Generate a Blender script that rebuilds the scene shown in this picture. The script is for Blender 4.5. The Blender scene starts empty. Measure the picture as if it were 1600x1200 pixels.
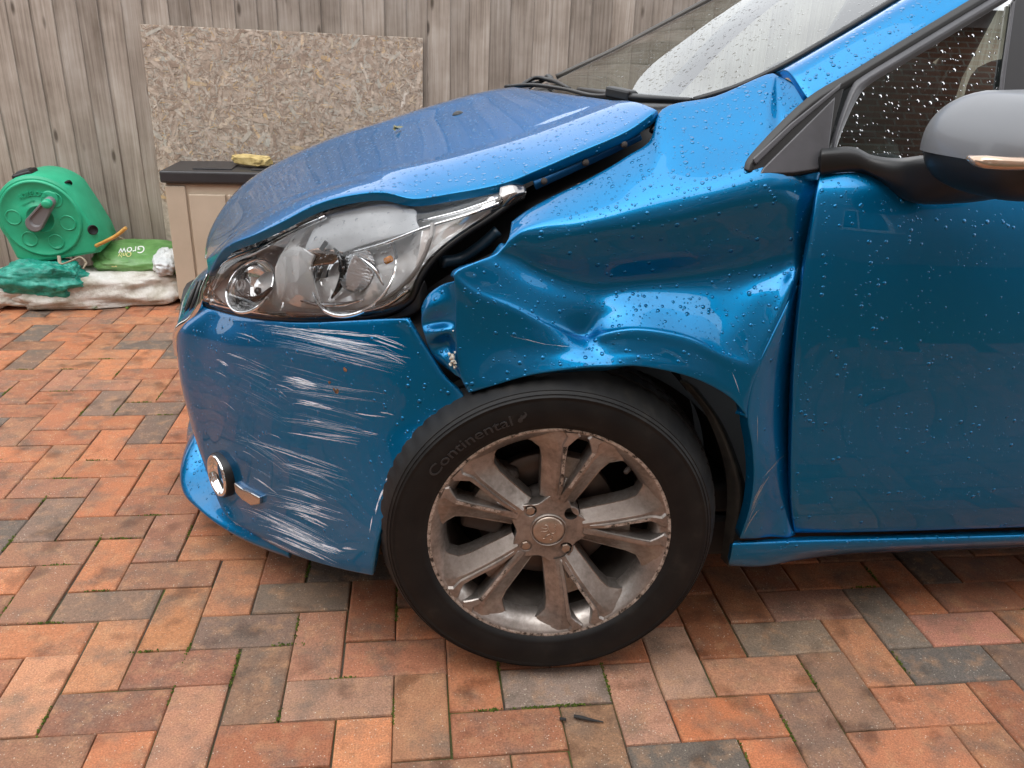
import bpy, bmesh, math, random
from mathutils import Vector, Matrix, noise
from mathutils.bvhtree import BVHTree

SC = bpy.context.scene
COL = SC.collection
R = math.radians
rng = random.Random(7)

# ------------------------------------------------------------------ camera
F_PX = 1249.934
YAW, PITCH, ROLL = R(7.33135), R(22.62923), R(2.19221)
CAM = Vector((0.14892, -1.20012, 1.09863))
_fw = Vector((math.sin(YAW)*math.cos(PITCH), math.cos(YAW)*math.cos(PITCH), -math.sin(PITCH)))
_r = Vector((math.cos(YAW), -math.sin(YAW), 0)); _u = _r.cross(_fw)
CR = _r*math.cos(ROLL) + _u*math.sin(ROLL)
CU = -_r*math.sin(ROLL) + _u*math.cos(ROLL)
cd = bpy.data.cameras.new('camera'); cam = bpy.data.objects.new('camera', cd); COL.objects.link(cam)
cd.sensor_width = 36; cd.lens = 36*F_PX/1600; cd.clip_start = .02; cd.clip_end = 400
m3 = Matrix((CR, CU, -_fw)).transposed()
cam.matrix_world = Matrix.Translation(CAM) @ m3.to_4x4()
SC.camera = cam

# ------------------------------------------------------------------ sky, sun, exposure (overcast)
SUN_EL, SUN_AZ = R(56), R(205)
w = bpy.data.worlds.new('World'); SC.world = w; w.use_nodes = True
nt = w.node_tree; N = nt.nodes; L = nt.links; N.clear()
sky = N.new('ShaderNodeTexSky'); sky.sky_type = 'NISHITA'; sky.sun_disc = False
sky.sun_elevation = SUN_EL; sky.sun_rotation = SUN_AZ; sky.dust_density = 4; sky.air_density = 1.5
hs = N.new('ShaderNodeHueSaturation'); hs.inputs['Saturation'].default_value = .22; L.new(sky.outputs[0], hs.inputs['Color'])
tc = N.new('ShaderNodeTexCoord'); nz = N.new('ShaderNodeTexNoise'); nz.inputs['Scale'].default_value = 2.2; nz.inputs['Detail'].default_value = 5
L.new(tc.outputs['Generated'], nz.inputs['Vector'])
cr = N.new('ShaderNodeValToRGB'); cr.color_ramp.elements[0].position = .3; cr.color_ramp.elements[1].position = .75
cr.color_ramp.elements[0].color = (6.2, 6.5, 6.9, 1); cr.color_ramp.elements[1].color = (9.5, 9.6, 9.7, 1)
L.new(nz.outputs['Fac'], cr.inputs['Fac'])
mx = N.new('ShaderNodeMixRGB'); mx.inputs['Fac'].default_value = .72
L.new(hs.outputs[0], mx.inputs[1]); L.new(cr.outputs[0], mx.inputs[2])
bg = N.new('ShaderNodeBackground'); bg.inputs['Strength'].default_value = .11; L.new(mx.outputs[0], bg.inputs['Color'])
wo = N.new('ShaderNodeOutputWorld'); L.new(bg.outputs[0], wo.inputs['Surface'])
sd = bpy.data.lights.new('sun', 'SUN'); sun = bpy.data.objects.new('sun', sd); COL.objects.link(sun)
sd.energy = .6; sd.angle = R(70); sd.color = (1, .97, .93)
sdir = Vector((math.sin(SUN_AZ)*math.cos(SUN_EL), math.cos(SUN_AZ)*math.cos(SUN_EL), math.sin(SUN_EL)))
sun.rotation_euler = sdir.to_track_quat('Z', 'Y').to_euler()
SC.view_settings.view_transform = 'Standard'; SC.view_settings.look = 'None'
SC.view_settings.gamma = 1; SC.view_settings.exposure = 1.5
SC.render.engine = 'CYCLES'
SC.cycles.max_bounces = 10; SC.cycles.transparent_max_bounces = 16

# ------------------------------------------------------------------ rays: a point of the photograph lifted to a plane of the place
def ray(x, y): return _fw + CR*((x-800)/F_PX) + CU*((600-y)/F_PX)
def hitp(x, y, p, n):
    d = ray(x, y); return CAM + d*((p-CAM).dot(n)/d.dot(n))
def U(x, y, Y): return hitp(x, y, Vector((0, Y, 0)), Vector((0, 1, 0)))
def G(x, y, z=0): return hitp(x, y, Vector((0, 0, z)), Vector((0, 0, 1)))
SPN = Vector((0, -1, .42)).normalized(); SPP = Vector((0, .022, .94))
def S(x, y, off=0): return hitp(x, y, SPP+SPN*off, SPN)

# ------------------------------------------------------------------ materials
MATS = {}
def new_mat(name):
    m = bpy.data.materials.new(name); m.use_nodes = True
    b = m.node_tree.nodes['Principled BSDF']; MATS[name] = m
    return m, m.node_tree.nodes, m.node_tree.links, b
def simple(name, col, rough=.5, metal=0, coat=0, spec=.5):
    m, n, l, b = new_mat(name)
    b.inputs['Base Color'].default_value = (*col, 1); b.inputs['Roughness'].default_value = rough
    b.inputs['Metallic'].default_value = metal; b.inputs['Coat Weight'].default_value = coat
    b.inputs['Coat Roughness'].default_value = .03; b.inputs['Specular IOR Level'].default_value = spec
    return m
def node(n, t, **k):
    a = n.new(t)
    for q, v in k.items():
        if hasattr(a, q): setattr(a, q, v)
        else: a.inputs[q.replace('_', ' ')].default_value = v
    return a
def mathn(n, l, op, a, b=None, clamp=False):
    x = n.new('ShaderNodeMath'); x.operation = op; x.use_clamp = clamp
    for i, v in enumerate((a, b)):
        if v is None: continue
        if isinstance(v, (int, float)): x.inputs[i].default_value = v
        else: l.new(v, x.inputs[i])
    return x.outputs[0]
def ramp(n, l, fac, stops, interp='LINEAR'):
    r = n.new('ShaderNodeValToRGB'); e = r.color_ramp.elements; r.color_ramp.interpolation = interp
    while len(e) < len(stops): e.new(.5)
    for q, (p, c) in zip(e, stops):
        q.position = p; q.color = (*c, 1) if len(c) == 3 else c
    l.new(fac, r.inputs[0]); return r.outputs[0]
def mixc(n, l, fac, a, b, mode='MIX'):
    x = n.new('ShaderNodeMixRGB'); x.blend_type = mode
    for i, v in enumerate((fac, a, b)):
        if isinstance(v, (int, float)): x.inputs[i].default_value = v
        elif isinstance(v, tuple): x.inputs[i].default_value = (*v, 1)
        else: l.new(v, x.inputs[i])
    return x.outputs[0]
def noise_n(n, l, vec, scale, detail=4, rough=.55):
    x = n.new('ShaderNodeTexNoise'); x.inputs['Scale'].default_value = scale; x.inputs['Detail'].default_value = detail
    x.inputs['Roughness'].default_value = rough
    if vec is not None: l.new(vec, x.inputs['Vector'])
    return x.outputs['Fac']
def bump_n(n, l, h, dist, strength=1, prev=None):
    b = n.new('ShaderNodeBump'); b.inputs['Distance'].default_value = dist; b.inputs['Strength'].default_value = strength
    l.new(h, b.inputs['Height'])
    if prev is not None: l.new(prev, b.inputs['Normal'])
    return b.outputs['Normal']
def objco(n, l, scale=(1, 1, 1), rnd=False):
    t = n.new('ShaderNodeTexCoord'); m = n.new('ShaderNodeMapping'); m.inputs['Scale'].default_value = scale
    l.new(t.outputs['Object'], m.inputs['Vector'])
    if rnd:
        oi = n.new('ShaderNodeObjectInfo'); s = mathn(n, l, 'MULTIPLY', oi.outputs['Random'], 57.3)
        c = n.new('ShaderNodeCombineXYZ'); l.new(s, c.inputs[0]); l.new(mathn(n, l, 'MULTIPLY', s, 1.7), c.inputs[1]); l.new(s, c.inputs[2])
        l.new(c.outputs[0], m.inputs['Location'])
    return m.outputs[0]
def rain(n, l, dens_up=.72, dens_side=.19, big=105, strength=1.0):
    """bead height: spheres of random size cut by the surface, denser where rain can settle"""
    t = n.new('ShaderNodeTexCoord'); g = n.new('ShaderNodeNewGeometry')
    sp = n.new('ShaderNodeSeparateXYZ'); l.new(g.outputs['True Normal'], sp.inputs[0])
    up = mathn(n, l, 'MULTIPLY', mathn(n, l, 'SUBTRACT', sp.outputs[2], .12), 2.2, True)
    dens = mathn(n, l, 'ADD', mathn(n, l, 'MULTIPLY', up, dens_up-dens_side), dens_side)
    hs_ = None
    for sc, k, rmin, rmax in ((big, 1, .13, .42), (big*2.3, .38, .14, .42)):
        v = n.new('ShaderNodeTexVoronoi'); v.inputs['Scale'].default_value = sc; l.new(t.outputs['Object'], v.inputs['Vector'])
        s = n.new('ShaderNodeSeparateColor'); l.new(v.outputs['Color'], s.inputs[0])
        r_ = mathn(n, l, 'ADD', mathn(n, l, 'MULTIPLY', mathn(n, l, 'POWER', s.outputs[0], 1.6), rmax-rmin), rmin)
        h = mathn(n, l, 'SQRT', mathn(n, l, 'MAXIMUM', mathn(n, l, 'SUBTRACT', mathn(n, l, 'MULTIPLY', r_, r_), mathn(n, l, 'MULTIPLY', v.outputs['Distance'], v.outputs['Distance'])), 0))
        keep = mathn(n, l, 'LESS_THAN', s.outputs[1], mathn(n, l, 'MULTIPLY', dens, k))
        h = mathn(n, l, 'MULTIPLY', mathn(n, l, 'MULTIPLY', h, keep), 1.0/sc)
        hs_ = h if hs_ is None else mathn(n, l, 'ADD', hs_, h)
    return bump_n(n, l, hs_, .62*strength, 1)

def paint():
    m, n, l, b = new_mat('metallic_blue_paint')
    co = objco(n, l)
    fl = n.new('ShaderNodeTexVoronoi'); fl.inputs['Scale'].default_value = 2600; l.new(co, fl.inputs['Vector'])
    dirt = noise_n(n, l, co, 9, 6, .62)
    z = n.new('ShaderNodeSeparateXYZ'); l.new(co, z.inputs[0])
    low = mathn(n, l, 'MULTIPLY', mathn(n, l, 'SUBTRACT', .40, z.outputs[2]), 3.0, True)
    dm = mathn(n, l, 'MULTIPLY', ramp(n, l, dirt, [(.5, (0, 0, 0)), (.78, (1, 1, 1))]), mathn(n, l, 'ADD', mathn(n, l, 'MULTIPLY', low, .35), .03))
    base = mixc(n, l, dm, (.0, .155, .355), (.16, .14, .12))
    l.new(base, b.inputs['Base Color'])
    b.inputs['Metallic'].default_value = .72; b.inputs['Roughness'].default_value = .33
    b.inputs['Specular Tint'].default_value = (.10, .50, .95, 1)
    b.inputs['Coat Weight'].default_value = 1; b.inputs['Coat Roughness'].default_value = .015; b.inputs['Coat IOR'].default_value = 1.36
    rn = rain(n, l)
    l.new(rn, b.inputs['Coat Normal'])
    l.new(bump_n(n, l, fl.outputs['Color'], .00008, .5, rn), b.inputs['Normal'])
    return m
PAINT = paint()
BLACK = simple('black_plastic', (.008, .008, .0085), .42)
SATIN = simple('grey_black_trim', (.022, .022, .024), .38)
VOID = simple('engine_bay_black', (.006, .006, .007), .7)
CHROME = simple('chrome', (.86, .87, .88), .06, 1)
SILVER = simple('silver_grey_cap', (.17, .175, .185), .42, .3, .25)
DARKBLUE = simple('inner_blue', (.008, .10, .26), .45, .4)

def rubber():
    m, n, l, b = new_mat('tyre_rubber')
    co = objco(n, l); d = noise_n(n, l, co, 22, 5)
    l.new(ramp(n, l, d, [(.35, (.0035, .0035, .004)), (.6, (.008, .0075, .007)), (.78, (.022, .019, .016))]), b.inputs['Base Color'])
    b.inputs['Roughness'].default_value = .55; b.inputs['Specular IOR Level'].default_value = .3
    l.new(bump_n(n, l, noise_n(n, l, co, 400, 2), .0003, .4), b.inputs['Normal'])
    return m
RUBBER = rubber()
def alloy():
    m, n, l, b = new_mat('dirty_alloy')
    co = objco(n, l); d = noise_n(n, l, co, 16, 7, .65); d2 = noise_n(n, l, co, 120, 3, .6)
    f = mathn(n, l, 'ADD', mathn(n, l, 'MULTIPLY', d, .7), mathn(n, l, 'MULTIPLY', d2, .3))
    l.new(ramp(n, l, f, [(.32, (.17, .148, .13)), (.5, (.32, .285, .26)), (.7, (.48, .445, .415))]), b.inputs['Base Color'])
    l.new(ramp(n, l, f, [(.35, (.50,)*3), (.65, (.28,)*3)]), b.inputs['Roughness'])
    b.inputs['Metallic'].default_value = .82
    l.new(bump_n(n, l, d2, .0006, .35), b.inputs['Normal'])
    return m
ALLOY = alloy()
def scuffed():
    m, n, l, b = new_mat('scuff_and_highlight_edge')
    co = objco(n, l); d = noise_n(n, l, co, 90, 6, .7)
    l.new(ramp(n, l, d, [(.40, (.05, .045, .04)), (.47, (.36, .32, .28)), (.6, (.62, .58, .54))]), b.inputs['Base Color'])
    b.inputs['Metallic'].default_value = .6; b.inputs['Roughness'].default_value = .42
    l.new(bump_n(n, l, d, .001, .6), b.inputs['Normal'])
    return m
SCUFF_HILITE = scuffed()
RIMDARK = simple('barrel_dark', (.055, .05, .047), .55, .4)
IRON = simple('cast_iron', (.07, .06, .055), .7, .3)
DISC = simple('brake_disc', (.11, .09, .08), .45, .8)

def glass(name, tint, wet=False, ior=1.5, rough=0):
    m, n, l, b = new_mat(name); n.remove(b)
    t = n.new('ShaderNodeBsdfTransparent'); t.inputs[0].default_value = (*tint, 1)
    g = n.new('ShaderNodeBsdfGlossy'); g.inputs['Roughness'].default_value = rough
    fr = n.new('ShaderNodeFresnel'); fr.inputs['IOR'].default_value = ior
    mxs = n.new('ShaderNodeMixShader'); l.new(fr.outputs[0], mxs.inputs[0]); l.new(t.outputs[0], mxs.inputs[1]); l.new(g.outputs[0], mxs.inputs[2])
    if wet:
        rn = rain(n, l, .5, .42, 95, 1); l.new(rn, g.inputs['Normal']); l.new(rn, fr.inputs['Normal'])
    l.new(mxs.outputs[0], n['Material Output'].inputs['Surface'])
    return m
GLASS = glass('window_glass', (.62, .74, .68), True, 1.45)
SCREEN = glass('windscreen_glass', (.60, .72, .66), True, 2.25)
CLEAR = glass('clear_lens', (.97, .97, .97), True, 1.5)
CLEARG = glass('house_glass', (.15, .17, .18), False, 1.6)

def wood(name, c0, c1, c2):
    m, n, l, b = new_mat(name)
    co = objco(n, l, (1, 1, 1), True)
    mp = n.new('ShaderNodeMapping'); mp.inputs['Scale'].default_value = (85, 85, 2.2); l.new(co, mp.inputs['Vector'])
    # knots: squeezed cells
    mk = n.new('ShaderNodeMapping'); mk.inputs['Scale'].default_value = (14, 1, 4.2); l.new(co, mk.inputs['Vector'])
    vk = n.new('ShaderNodeTexVoronoi'); vk.inputs['Scale'].default_value = 1; l.new(mk.outputs[0], vk.inputs['Vector'])
    sk = n.new('ShaderNodeSeparateColor'); l.new(vk.outputs['Color'], sk.inputs[0])
    kn = mathn(n, l, 'MULTIPLY', ramp(n, l, vk.outputs['Distance'], [(.07, (1, 1, 1)), (.16, (0, 0, 0))]), mathn(n, l, 'LESS_THAN', sk.outputs[0], .6))
    g1 = noise_n(n, l, mp.outputs[0], 1.3, 8, .62)
    g2 = noise_n(n, l, co, 5, 4)
    f = mathn(n, l, 'ADD', mathn(n, l, 'MULTIPLY', g1, .55), mathn(n, l, 'MULTIPLY', g2, .48))
    c = ramp(n, l, f, [(.33, c0), (.53, c1), (.72, c2)])
    oi = n.new('ShaderNodeObjectInfo')
    hv = n.new('ShaderNodeHueSaturation'); l.new(c, hv.inputs['Color'])
    l.new(mathn(n, l, 'ADD', mathn(n, l, 'MULTIPLY', oi.outputs['Random'], .38), .80), hv.inputs['Value'])
    c = mixc(n, l, mathn(n, l, 'MULTIPLY', kn, .8), hv.outputs[0], (.05, .035, .025))
    # algae low down and at random
    zz = n.new('ShaderNodeSeparateXYZ'); t = n.new('ShaderNodeTexCoord'); l.new(t.outputs['Object'], zz.inputs[0])
    al = mathn(n, l, 'MULTIPLY', mathn(n, l, 'SUBTRACT', .75, zz.outputs[2]), 1.1, True)
    al = mathn(n, l, 'MULTIPLY', al, ramp(n, l, g2, [(.4, (0, 0, 0)), (.7, (1, 1, 1))]))
    c = mixc(n, l, mathn(n, l, 'MULTIPLY', al, .55), c, (.13, .115, .05))
    l.new(c, b.inputs['Base Color']); b.inputs['Roughness'].default_value = .85; b.inputs['Specular IOR Level'].default_value = .25
    l.new(bump_n(n, l, f, .004, .5), b.inputs['Normal'])
    return m
FENCE = wood('weathered_fence_wood', (.17, .135, .108), (.32, .272, .232), (.45, .405, .365))
POSTW = wood('old_slat_wood', (.24, .18, .12), (.40, .32, .23), (.5, .43, .34))

def brick_mat(name, island=False):
    m, n, l, b = new_mat(name)
    g = n.new('ShaderNodeNewGeometry')
    pos = g.outputs['Position']
    oi = n.new('ShaderNodeObjectInfo')
    if island:
        col = ramp(n, l, g.outputs['Random Per Island'], [(0, (.40, .145, .075)), (.3, (.33, .13, .075)), (.55, (.27, .12, .075)), (.75, (.36, .15, .08)), (.88, (.17, .12, .09)), (1, (.13, .105, .085))])
        rnd = g.outputs['Random Per Island']
    else:
        col = oi.outputs['Color']; rnd = oi.outputs['Random']
    off = n.new('ShaderNodeVectorMath'); off.operation = 'ADD'
    cb = n.new('ShaderNodeCombineXYZ'); l.new(mathn(n, l, 'MULTIPLY', rnd, 91), cb.inputs[0]); l.new(mathn(n, l, 'MULTIPLY', rnd, 37), cb.inputs[1])
    l.new(pos, off.inputs[0]); l.new(cb.outputs[0], off.inputs[1]); v = off.outputs[0]
    n1 = noise_n(n, l, v, 11, 5, .6); n2 = noise_n(n, l, v, 26, 5, .6); n3 = noise_n(n, l, v, 300, 5, .8)
    c = mixc(n, l, ramp(n, l, n1, [(.46, (0, 0, 0)), (.68, (.70,)*3)]), col, (.14, .11, .085))
    c = mixc(n, l, ramp(n, l, n2, [(.50, (0, 0, 0)), (.74, (.60,)*3)]), c, (.46, .25, .13))
    c = mixc(n, l, .75, c, ramp(n, l, n3, [(.28, (.30,)*3), (.5, (1, 1, 1)), (.72, (1.75,)*3)]), 'MULTIPLY')
    vs = n.new('ShaderNodeTexVoronoi'); vs.inputs['Scale'].default_value = 310; l.new(v, vs.inputs['Vector'])
    ss = n.new('ShaderNodeSeparateColor'); l.new(vs.outputs['Color'], ss.inputs[0])
    sp = mathn(n, l, 'MULTIPLY', mathn(n, l, 'LESS_THAN', vs.outputs['Distance'], mathn(n, l, 'ADD', mathn(n, l, 'MULTIPLY', ss.outputs[2], .3), .1)), mathn(n, l, 'LESS_THAN', ss.outputs[0], .13))
    c = mixc(n, l, mathn(n, l, 'MULTIPLY', sp, mathn(n, l, 'MULTIPLY', ss.outputs[1], .85)), c, (.66, .58, .46))
    # damp blotches, a property of the stone surface here
    nw = noise_n(n, l, pos, 12.0, 3, .5)
    wet = ramp(n, l, nw, [(.56, (0, 0, 0)), (.68, (1, 1, 1))])
    c = mixc(n, l, mathn(n, l, 'MULTIPLY', wet, .60), c, (.36, .30, .26), 'MULTIPLY')
    l.new(c, b.inputs['Base Color'])
    l.new(mixc(n, l, wet, (.74,)*3, (.5,)*3), b.inputs['Roughness']); b.inputs['Specular IOR Level'].default_value = .35
    hh = mathn(n, l, 'ADD', n3, mathn(n, l, 'MULTIPLY', n2, .8))
    l.new(bump_n(n, l, hh, .0022, .55), b.inputs['Normal'])
    return m
BRICK = brick_mat('clay_paver'); BRICK_S = brick_mat('clay_paver_far', True)
def joint_mat():
    m, n, l, b = new_mat('joint_sand_and_moss')
    g = n.new('ShaderNodeNewGeometry'); a = noise_n(n, l, g.outputs['Position'], 6, 5); c = noise_n(n, l, g.outputs['Position'], 300, 3)
    base = mixc(n, l, ramp(n, l, a, [(.42, (0, 0, 0)), (.6, (1, 1, 1))]), (.07, .055, .04), (.07, .085, .02))
    l.new(mixc(n, l, .6, base, ramp(n, l, c, [(.3, (.4,)*3), (.7, (1.4,)*3)]), 'MULTIPLY'), b.inputs['Base Color'])
    b.inputs['Roughness'].default_value = .95
    return m
JOINT = joint_mat()
def island_mat(name, stops, rough=.8, bump=None):
    m, n, l, b = new_mat(name); g = n.new('ShaderNodeNewGeometry')
    c = ramp(n, l, g.outputs['Random Per Island'], stops)
    v = noise_n(n, l, g.outputs['Position'], 60, 4)
    c = mixc(n, l, .7, c, ramp(n, l, v, [(.3, (.6,)*3), (.7, (1.25,)*3)]), 'MULTIPLY')
    l.new(c, b.inputs['Base Color']); b.inputs['Roughness'].default_value = rough; b.inputs['Specular IOR Level'].default_value = .25
    return m
STRAND = island_mat('wood_strand', [(0, (.30, .225, .175)), (.22, (.38, .30, .24)), (.45, (.44, .36, .295)), (.68, (.50, .42, .35)), (.86, (.44, .42, .37)), (.94, (.52, .36, .20)), (1, (.60, .54, .48))])
MOSS = island_mat('moss', [(0, (.045, .075, .012)), (.5, (.09, .13, .02)), (1, (.16, .19, .035))], .95)
LEAF = island_mat('weed_leaf', [(0, (.07, .16, .02)), (1, (.16, .26, .05))], .6)

def cloth(name, stops, scale=14, rough=.7, bump=.004, weave=0):
    m, n, l, b = new_mat(name); co = objco(n, l); d = noise_n(n, l, co, scale, 6, .6)
    l.new(ramp(n, l, d, stops), b.inputs['Base Color']); b.inputs['Roughness'].default_value = rough
    h = d
    if weave: h = mathn(n, l, 'ADD', d, mathn(n, l, 'MULTIPLY', noise_n(n, l, co, weave, 2), .3))
    l.new(bump_n(n, l, h, bump, .6), b.inputs['Normal'])
    return m
CANVAS = cloth('dirty_white_sacking', [(.3, (.30, .27, .20)), (.5, (.56, .54, .49)), (.7, (.70, .69, .66))], 13, .8, .03)
TEALBAG = cloth('teal_woven_plastic', [(.3, (.005, .13, .10)), (.5, (.012, .27, .20)), (.72, (.10, .46, .37))], 24, .35, .014, 300)
BAGGREEN = cloth('printed_green_film', [(.3, (.07, .19, .05)), (.55, (.13, .30, .09)), (.75, (.22, .40, .17))], 12, .38, .010)
BAGWHITE = cloth('clear_film_end', [(.3, (.42, .45, .46)), (.7, (.75, .77, .78))], 20, .4, .01)
REELG = cloth('faded_green_plastic', [(.3, (.012, .30, .155)), (.6, (.025, .40, .215)), (.8, (.06, .48, .28))], 7, .42, .0008)
REELGREY = simple('grey_crank_plastic', (.17, .165, .17), .5)
HOSE = cloth('orange_hose', [(.3, (.45, .22, .04)), (.7, (.62, .36, .09))], 30, .55, .002)
BOXTAN = cloth('tan_box_plastic', [(.3, (.42, .345, .26)), (.7, (.50, .415, .32))], 5, .6, .0008)
BOXLID = cloth('dark_lid_plastic', [(.3, (.020, .020, .023)), (.7, (.035, .035, .038))], 6, .42, .0008)
STONE = cloth('yellow_sandstone', [(.3, (.24, .17, .06)), (.5, (.46, .35, .14)), (.72, (.60, .48, .23))], 30, .85, .006)
WHITEP = simple('white_print', (.78, .8, .78), .5)
YELLOWP = simple('yellow_print', (.75, .68, .3), .5)
WHITEPVC = simple('white_window_frame', (.8, .8, .79), .4)
AMBER = simple('amber_bulb', (.8, .28, .02), .2)
TWIG = cloth('charred_twig', [(.3, (.012, .012, .013)), (.7, (.04, .038, .035))], 60, .8, .003)

# ------------------------------------------------------------------ mesh helpers
def link(name, verts, faces, mat, parent=None, smooth=True, mats=None, fmats=None):
    me = bpy.data.meshes.new(name); me.from_pydata([tuple(v) for v in verts], [], faces)
    if mats:
        for q in mats: me.materials.append(q)
        if fmats: me.polygons.foreach_set('material_index', fmats)
    else: me.materials.append(mat)
    if smooth: me.polygons.foreach_set('use_smooth', [True]*len(me.polygons))
    me.update()
    o = bpy.data.objects.new(name, me); COL.objects.link(o)
    if parent is not None: o.parent = parent
    return o
def from_bm(name, bm, mat, parent=None, smooth=False):
    me = bpy.data.meshes.new(name); bm.to_mesh(me); bm.free(); me.materials.append(mat)
    if smooth: me.polygons.foreach_set('use_smooth', [True]*len(me.polygons))
    o = bpy.data.objects.new(name, me); COL.objects.link(o)
    if parent is not None: o.parent = parent
    return o
def thing(name, label, cat, loc=None, group=None):
    o = bpy.data.objects.new(name, None); COL.objects.link(o); o.empty_display_size = .05
    o['label'] = label; o['category'] = cat
    if group: o['group'] = group
    return o
def tag(o, label, cat, group=None):
    o['label'] = label; o['category'] = cat
    if group: o['group'] = group
    return o
def cr_point(p0, p1, p2, p3, t):
    def k(a, b): return max((a-b).length, 1e-5)**.5
    t0 = 0; t1 = k(p0, p1); t2 = t1+k(p1, p2); t3 = t2+k(p2, p3); s = t1+(t2-t1)*t
    A1 = p0*((t1-s)/(t1-t0))+p1*((s-t0)/(t1-t0)); A2 = p1*((t2-s)/(t2-t1))+p2*((s-t1)/(t2-t1)); A3 = p2*((t3-s)/(t3-t2))+p3*((s-t2)/(t3-t2))
    B1 = A1*((t2-s)/(t2-t0))+A2*((s-t0)/(t2-t0)); B2 = A2*((t3-s)/(t3-t1))+A3*((s-t1)/(t3-t1))
    return B1*((t2-s)/(t2-t1))+B2*((s-t1)/(t2-t1))
def crs(pts, n):
    if len(pts) == 2: return [pts[0].lerp(pts[1], i/n) for i in range(n+1)]
    out = []
    for i in range(len(pts)-1):
        p1, p2 = pts[i], pts[i+1]
        p0 = pts[i-1] if i > 0 else p1*2-p2
        p3 = pts[i+2] if i+2 < len(pts) else p2*2-p1
        for j in range(n): out.append(cr_point(p0, p1, p2, p3, j/n))
    out.append(pts[-1].copy()); return out
def surf(rows, nu=6, nv=6, smooth=0):
    rr = [crs(r_, nu) for r_ in rows]
    nc = len(rr[0]); cols = [crs([r_[i] for r_ in rr], nv) for i in range(nc)]
    g = [[cols[i][j] for i in range(nc)] for j in range(len(cols[0]))]
    for _ in range(smooth):
        h = [r_[:] for r_ in g]
        for j in range(1, len(g)-1):
            for i in range(1, nc-1):
                h[j][i] = g[j][i]*.5+(g[j-1][i]+g[j+1][i]+g[j][i-1]+g[j][i+1])*.125
        g = h
    return g
def grid_mesh(g):
    nr, nc = len(g), len(g[0]); v = [p for r_ in g for p in r_]
    f = [(j*nc+i, j*nc+i+1, (j+1)*nc+i+1, (j+1)*nc+i) for j in range(nr-1) for i in range(nc-1)]
    return v, f
BVH = {}
def patch(name, rows, mat, parent, nu=6, nv=6, smooth=0, hem=.014, lip=.0022, face=None, grid=None):
    """smooth panel through a net of points, with a rolled edge turned inwards all round"""
    g = grid or surf(rows, nu, nv, smooth); v, f = grid_mesh(g); nr, nc = len(g), len(g[0])
    me = bpy.data.meshes.new('tmp'); me.from_pydata([tuple(p) for p in v], [], f); me.update()
    c = sum((Vector(p) for p in v), Vector())/len(v); tgt = face or (CAM-c)
    an = sum((p.normal*p.area for p in me.polygons), Vector())
    if an.dot(tgt) < 0:
        f = [tuple(reversed(q)) for q in f]; me.clear_geometry(); me.from_pydata([tuple(p) for p in v], [], f); me.update()
    nrm = [Vector(q.vector) for q in me.vertex_normals]; bpy.data.meshes.remove(me)
    BVH[name] = BVHTree.FromPolygons([Vector(p) for p in v], f)
    if hem:
        loop = [i for i in range(nc)] + [j*nc+nc-1 for j in range(1, nr)] + [(nr-1)*nc+i for i in range(nc-2, -1, -1)] + [j*nc for j in range(nr-2, 0, -1)]
        k = len(loop); rings = [loop]
        outd = []
        for q in range(k):
            a, b_, c_ = v[loop[q-1]], v[loop[q]], v[loop[(q+1) % k]]
            t = (c_-a); t = t.normalized() if t.length > 1e-7 else Vector((1, 0, 0))
            o_ = t.cross(nrm[loop[q]]); 
            outd.append(o_.normalized() if o_.length > 1e-6 else Vector())
        # orient outward with the patch centre
        s = sum(((v[loop[q]]-c).dot(outd[q]) for q in range(k)))
        sg = 1 if s > 0 else -1
        for dn, do in ((.25*lip, .55*lip), (.6*lip, .85*lip), (lip*1.3, lip), (hem, lip*.6)):
            idx = []
            for q in range(k):
                idx.append(len(v)); v.append(v[loop[q]]-nrm[loop[q]]*dn+outd[q]*(sg*do))
            pr = rings[-1]
            for q in range(k):
                q2 = (q+1) % k
                f.append((pr[q], pr[q2], idx[q2], idx[q]))
            rings.append(idx)
    o = link(name, v, f, mat, parent)
    if hem:
        bm = bmesh.new(); bm.from_mesh(o.data); bmesh.ops.recalc_face_normals(bm, faces=bm.faces[:])
        bm.faces.ensure_lookup_table()
        if bm.faces[0].normal.dot(nrm[0]) < 0: bmesh.ops.reverse_faces(bm, faces=bm.faces[:])
        bm.to_mesh(o.data); bm.free()
        o.data.polygons.foreach_set('use_smooth', [True]*len(o.data.polygons))
    return o
def on(bvhname, x, y):
    d = ray(x, y).normalized()
    loc, nor, idx, dist = BVH[bvhname].ray_cast(CAM, d)
    if loc is None: return None, None
    if nor.dot(CAM-loc) < 0: nor = -nor
    return loc, nor
def plate(name, pts, n, th, mat, parent, bevel=.0015):
    """flat polygon (points in order) given thickness along -n, edges bevelled"""
    bm = bmesh.new(); vs = [bm.verts.new(p) for p in pts]; f = bm.faces.new(vs); f.normal_update()
    if f.normal.dot(n) < 0: f.normal_flip()
    r_ = bmesh.ops.extrude_face_region(bm, geom=[f]); nv_ = [e for e in r_['geom'] if isinstance(e, bmesh.types.BMVert)]
    bmesh.ops.translate(bm, verts=nv_, vec=n*th)
    bm.faces.remove(f) if f.is_valid and False else None
    bmesh.ops.recalc_face_normals(bm, faces=bm.faces[:])
    if bevel: bmesh.ops.bevel(bm, geom=bm.edges[:], offset=bevel, segments=2, affect='EDGES', profile=.5, clamp_overlap=True)
    return from_bm(name, bm, mat, parent)
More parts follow.
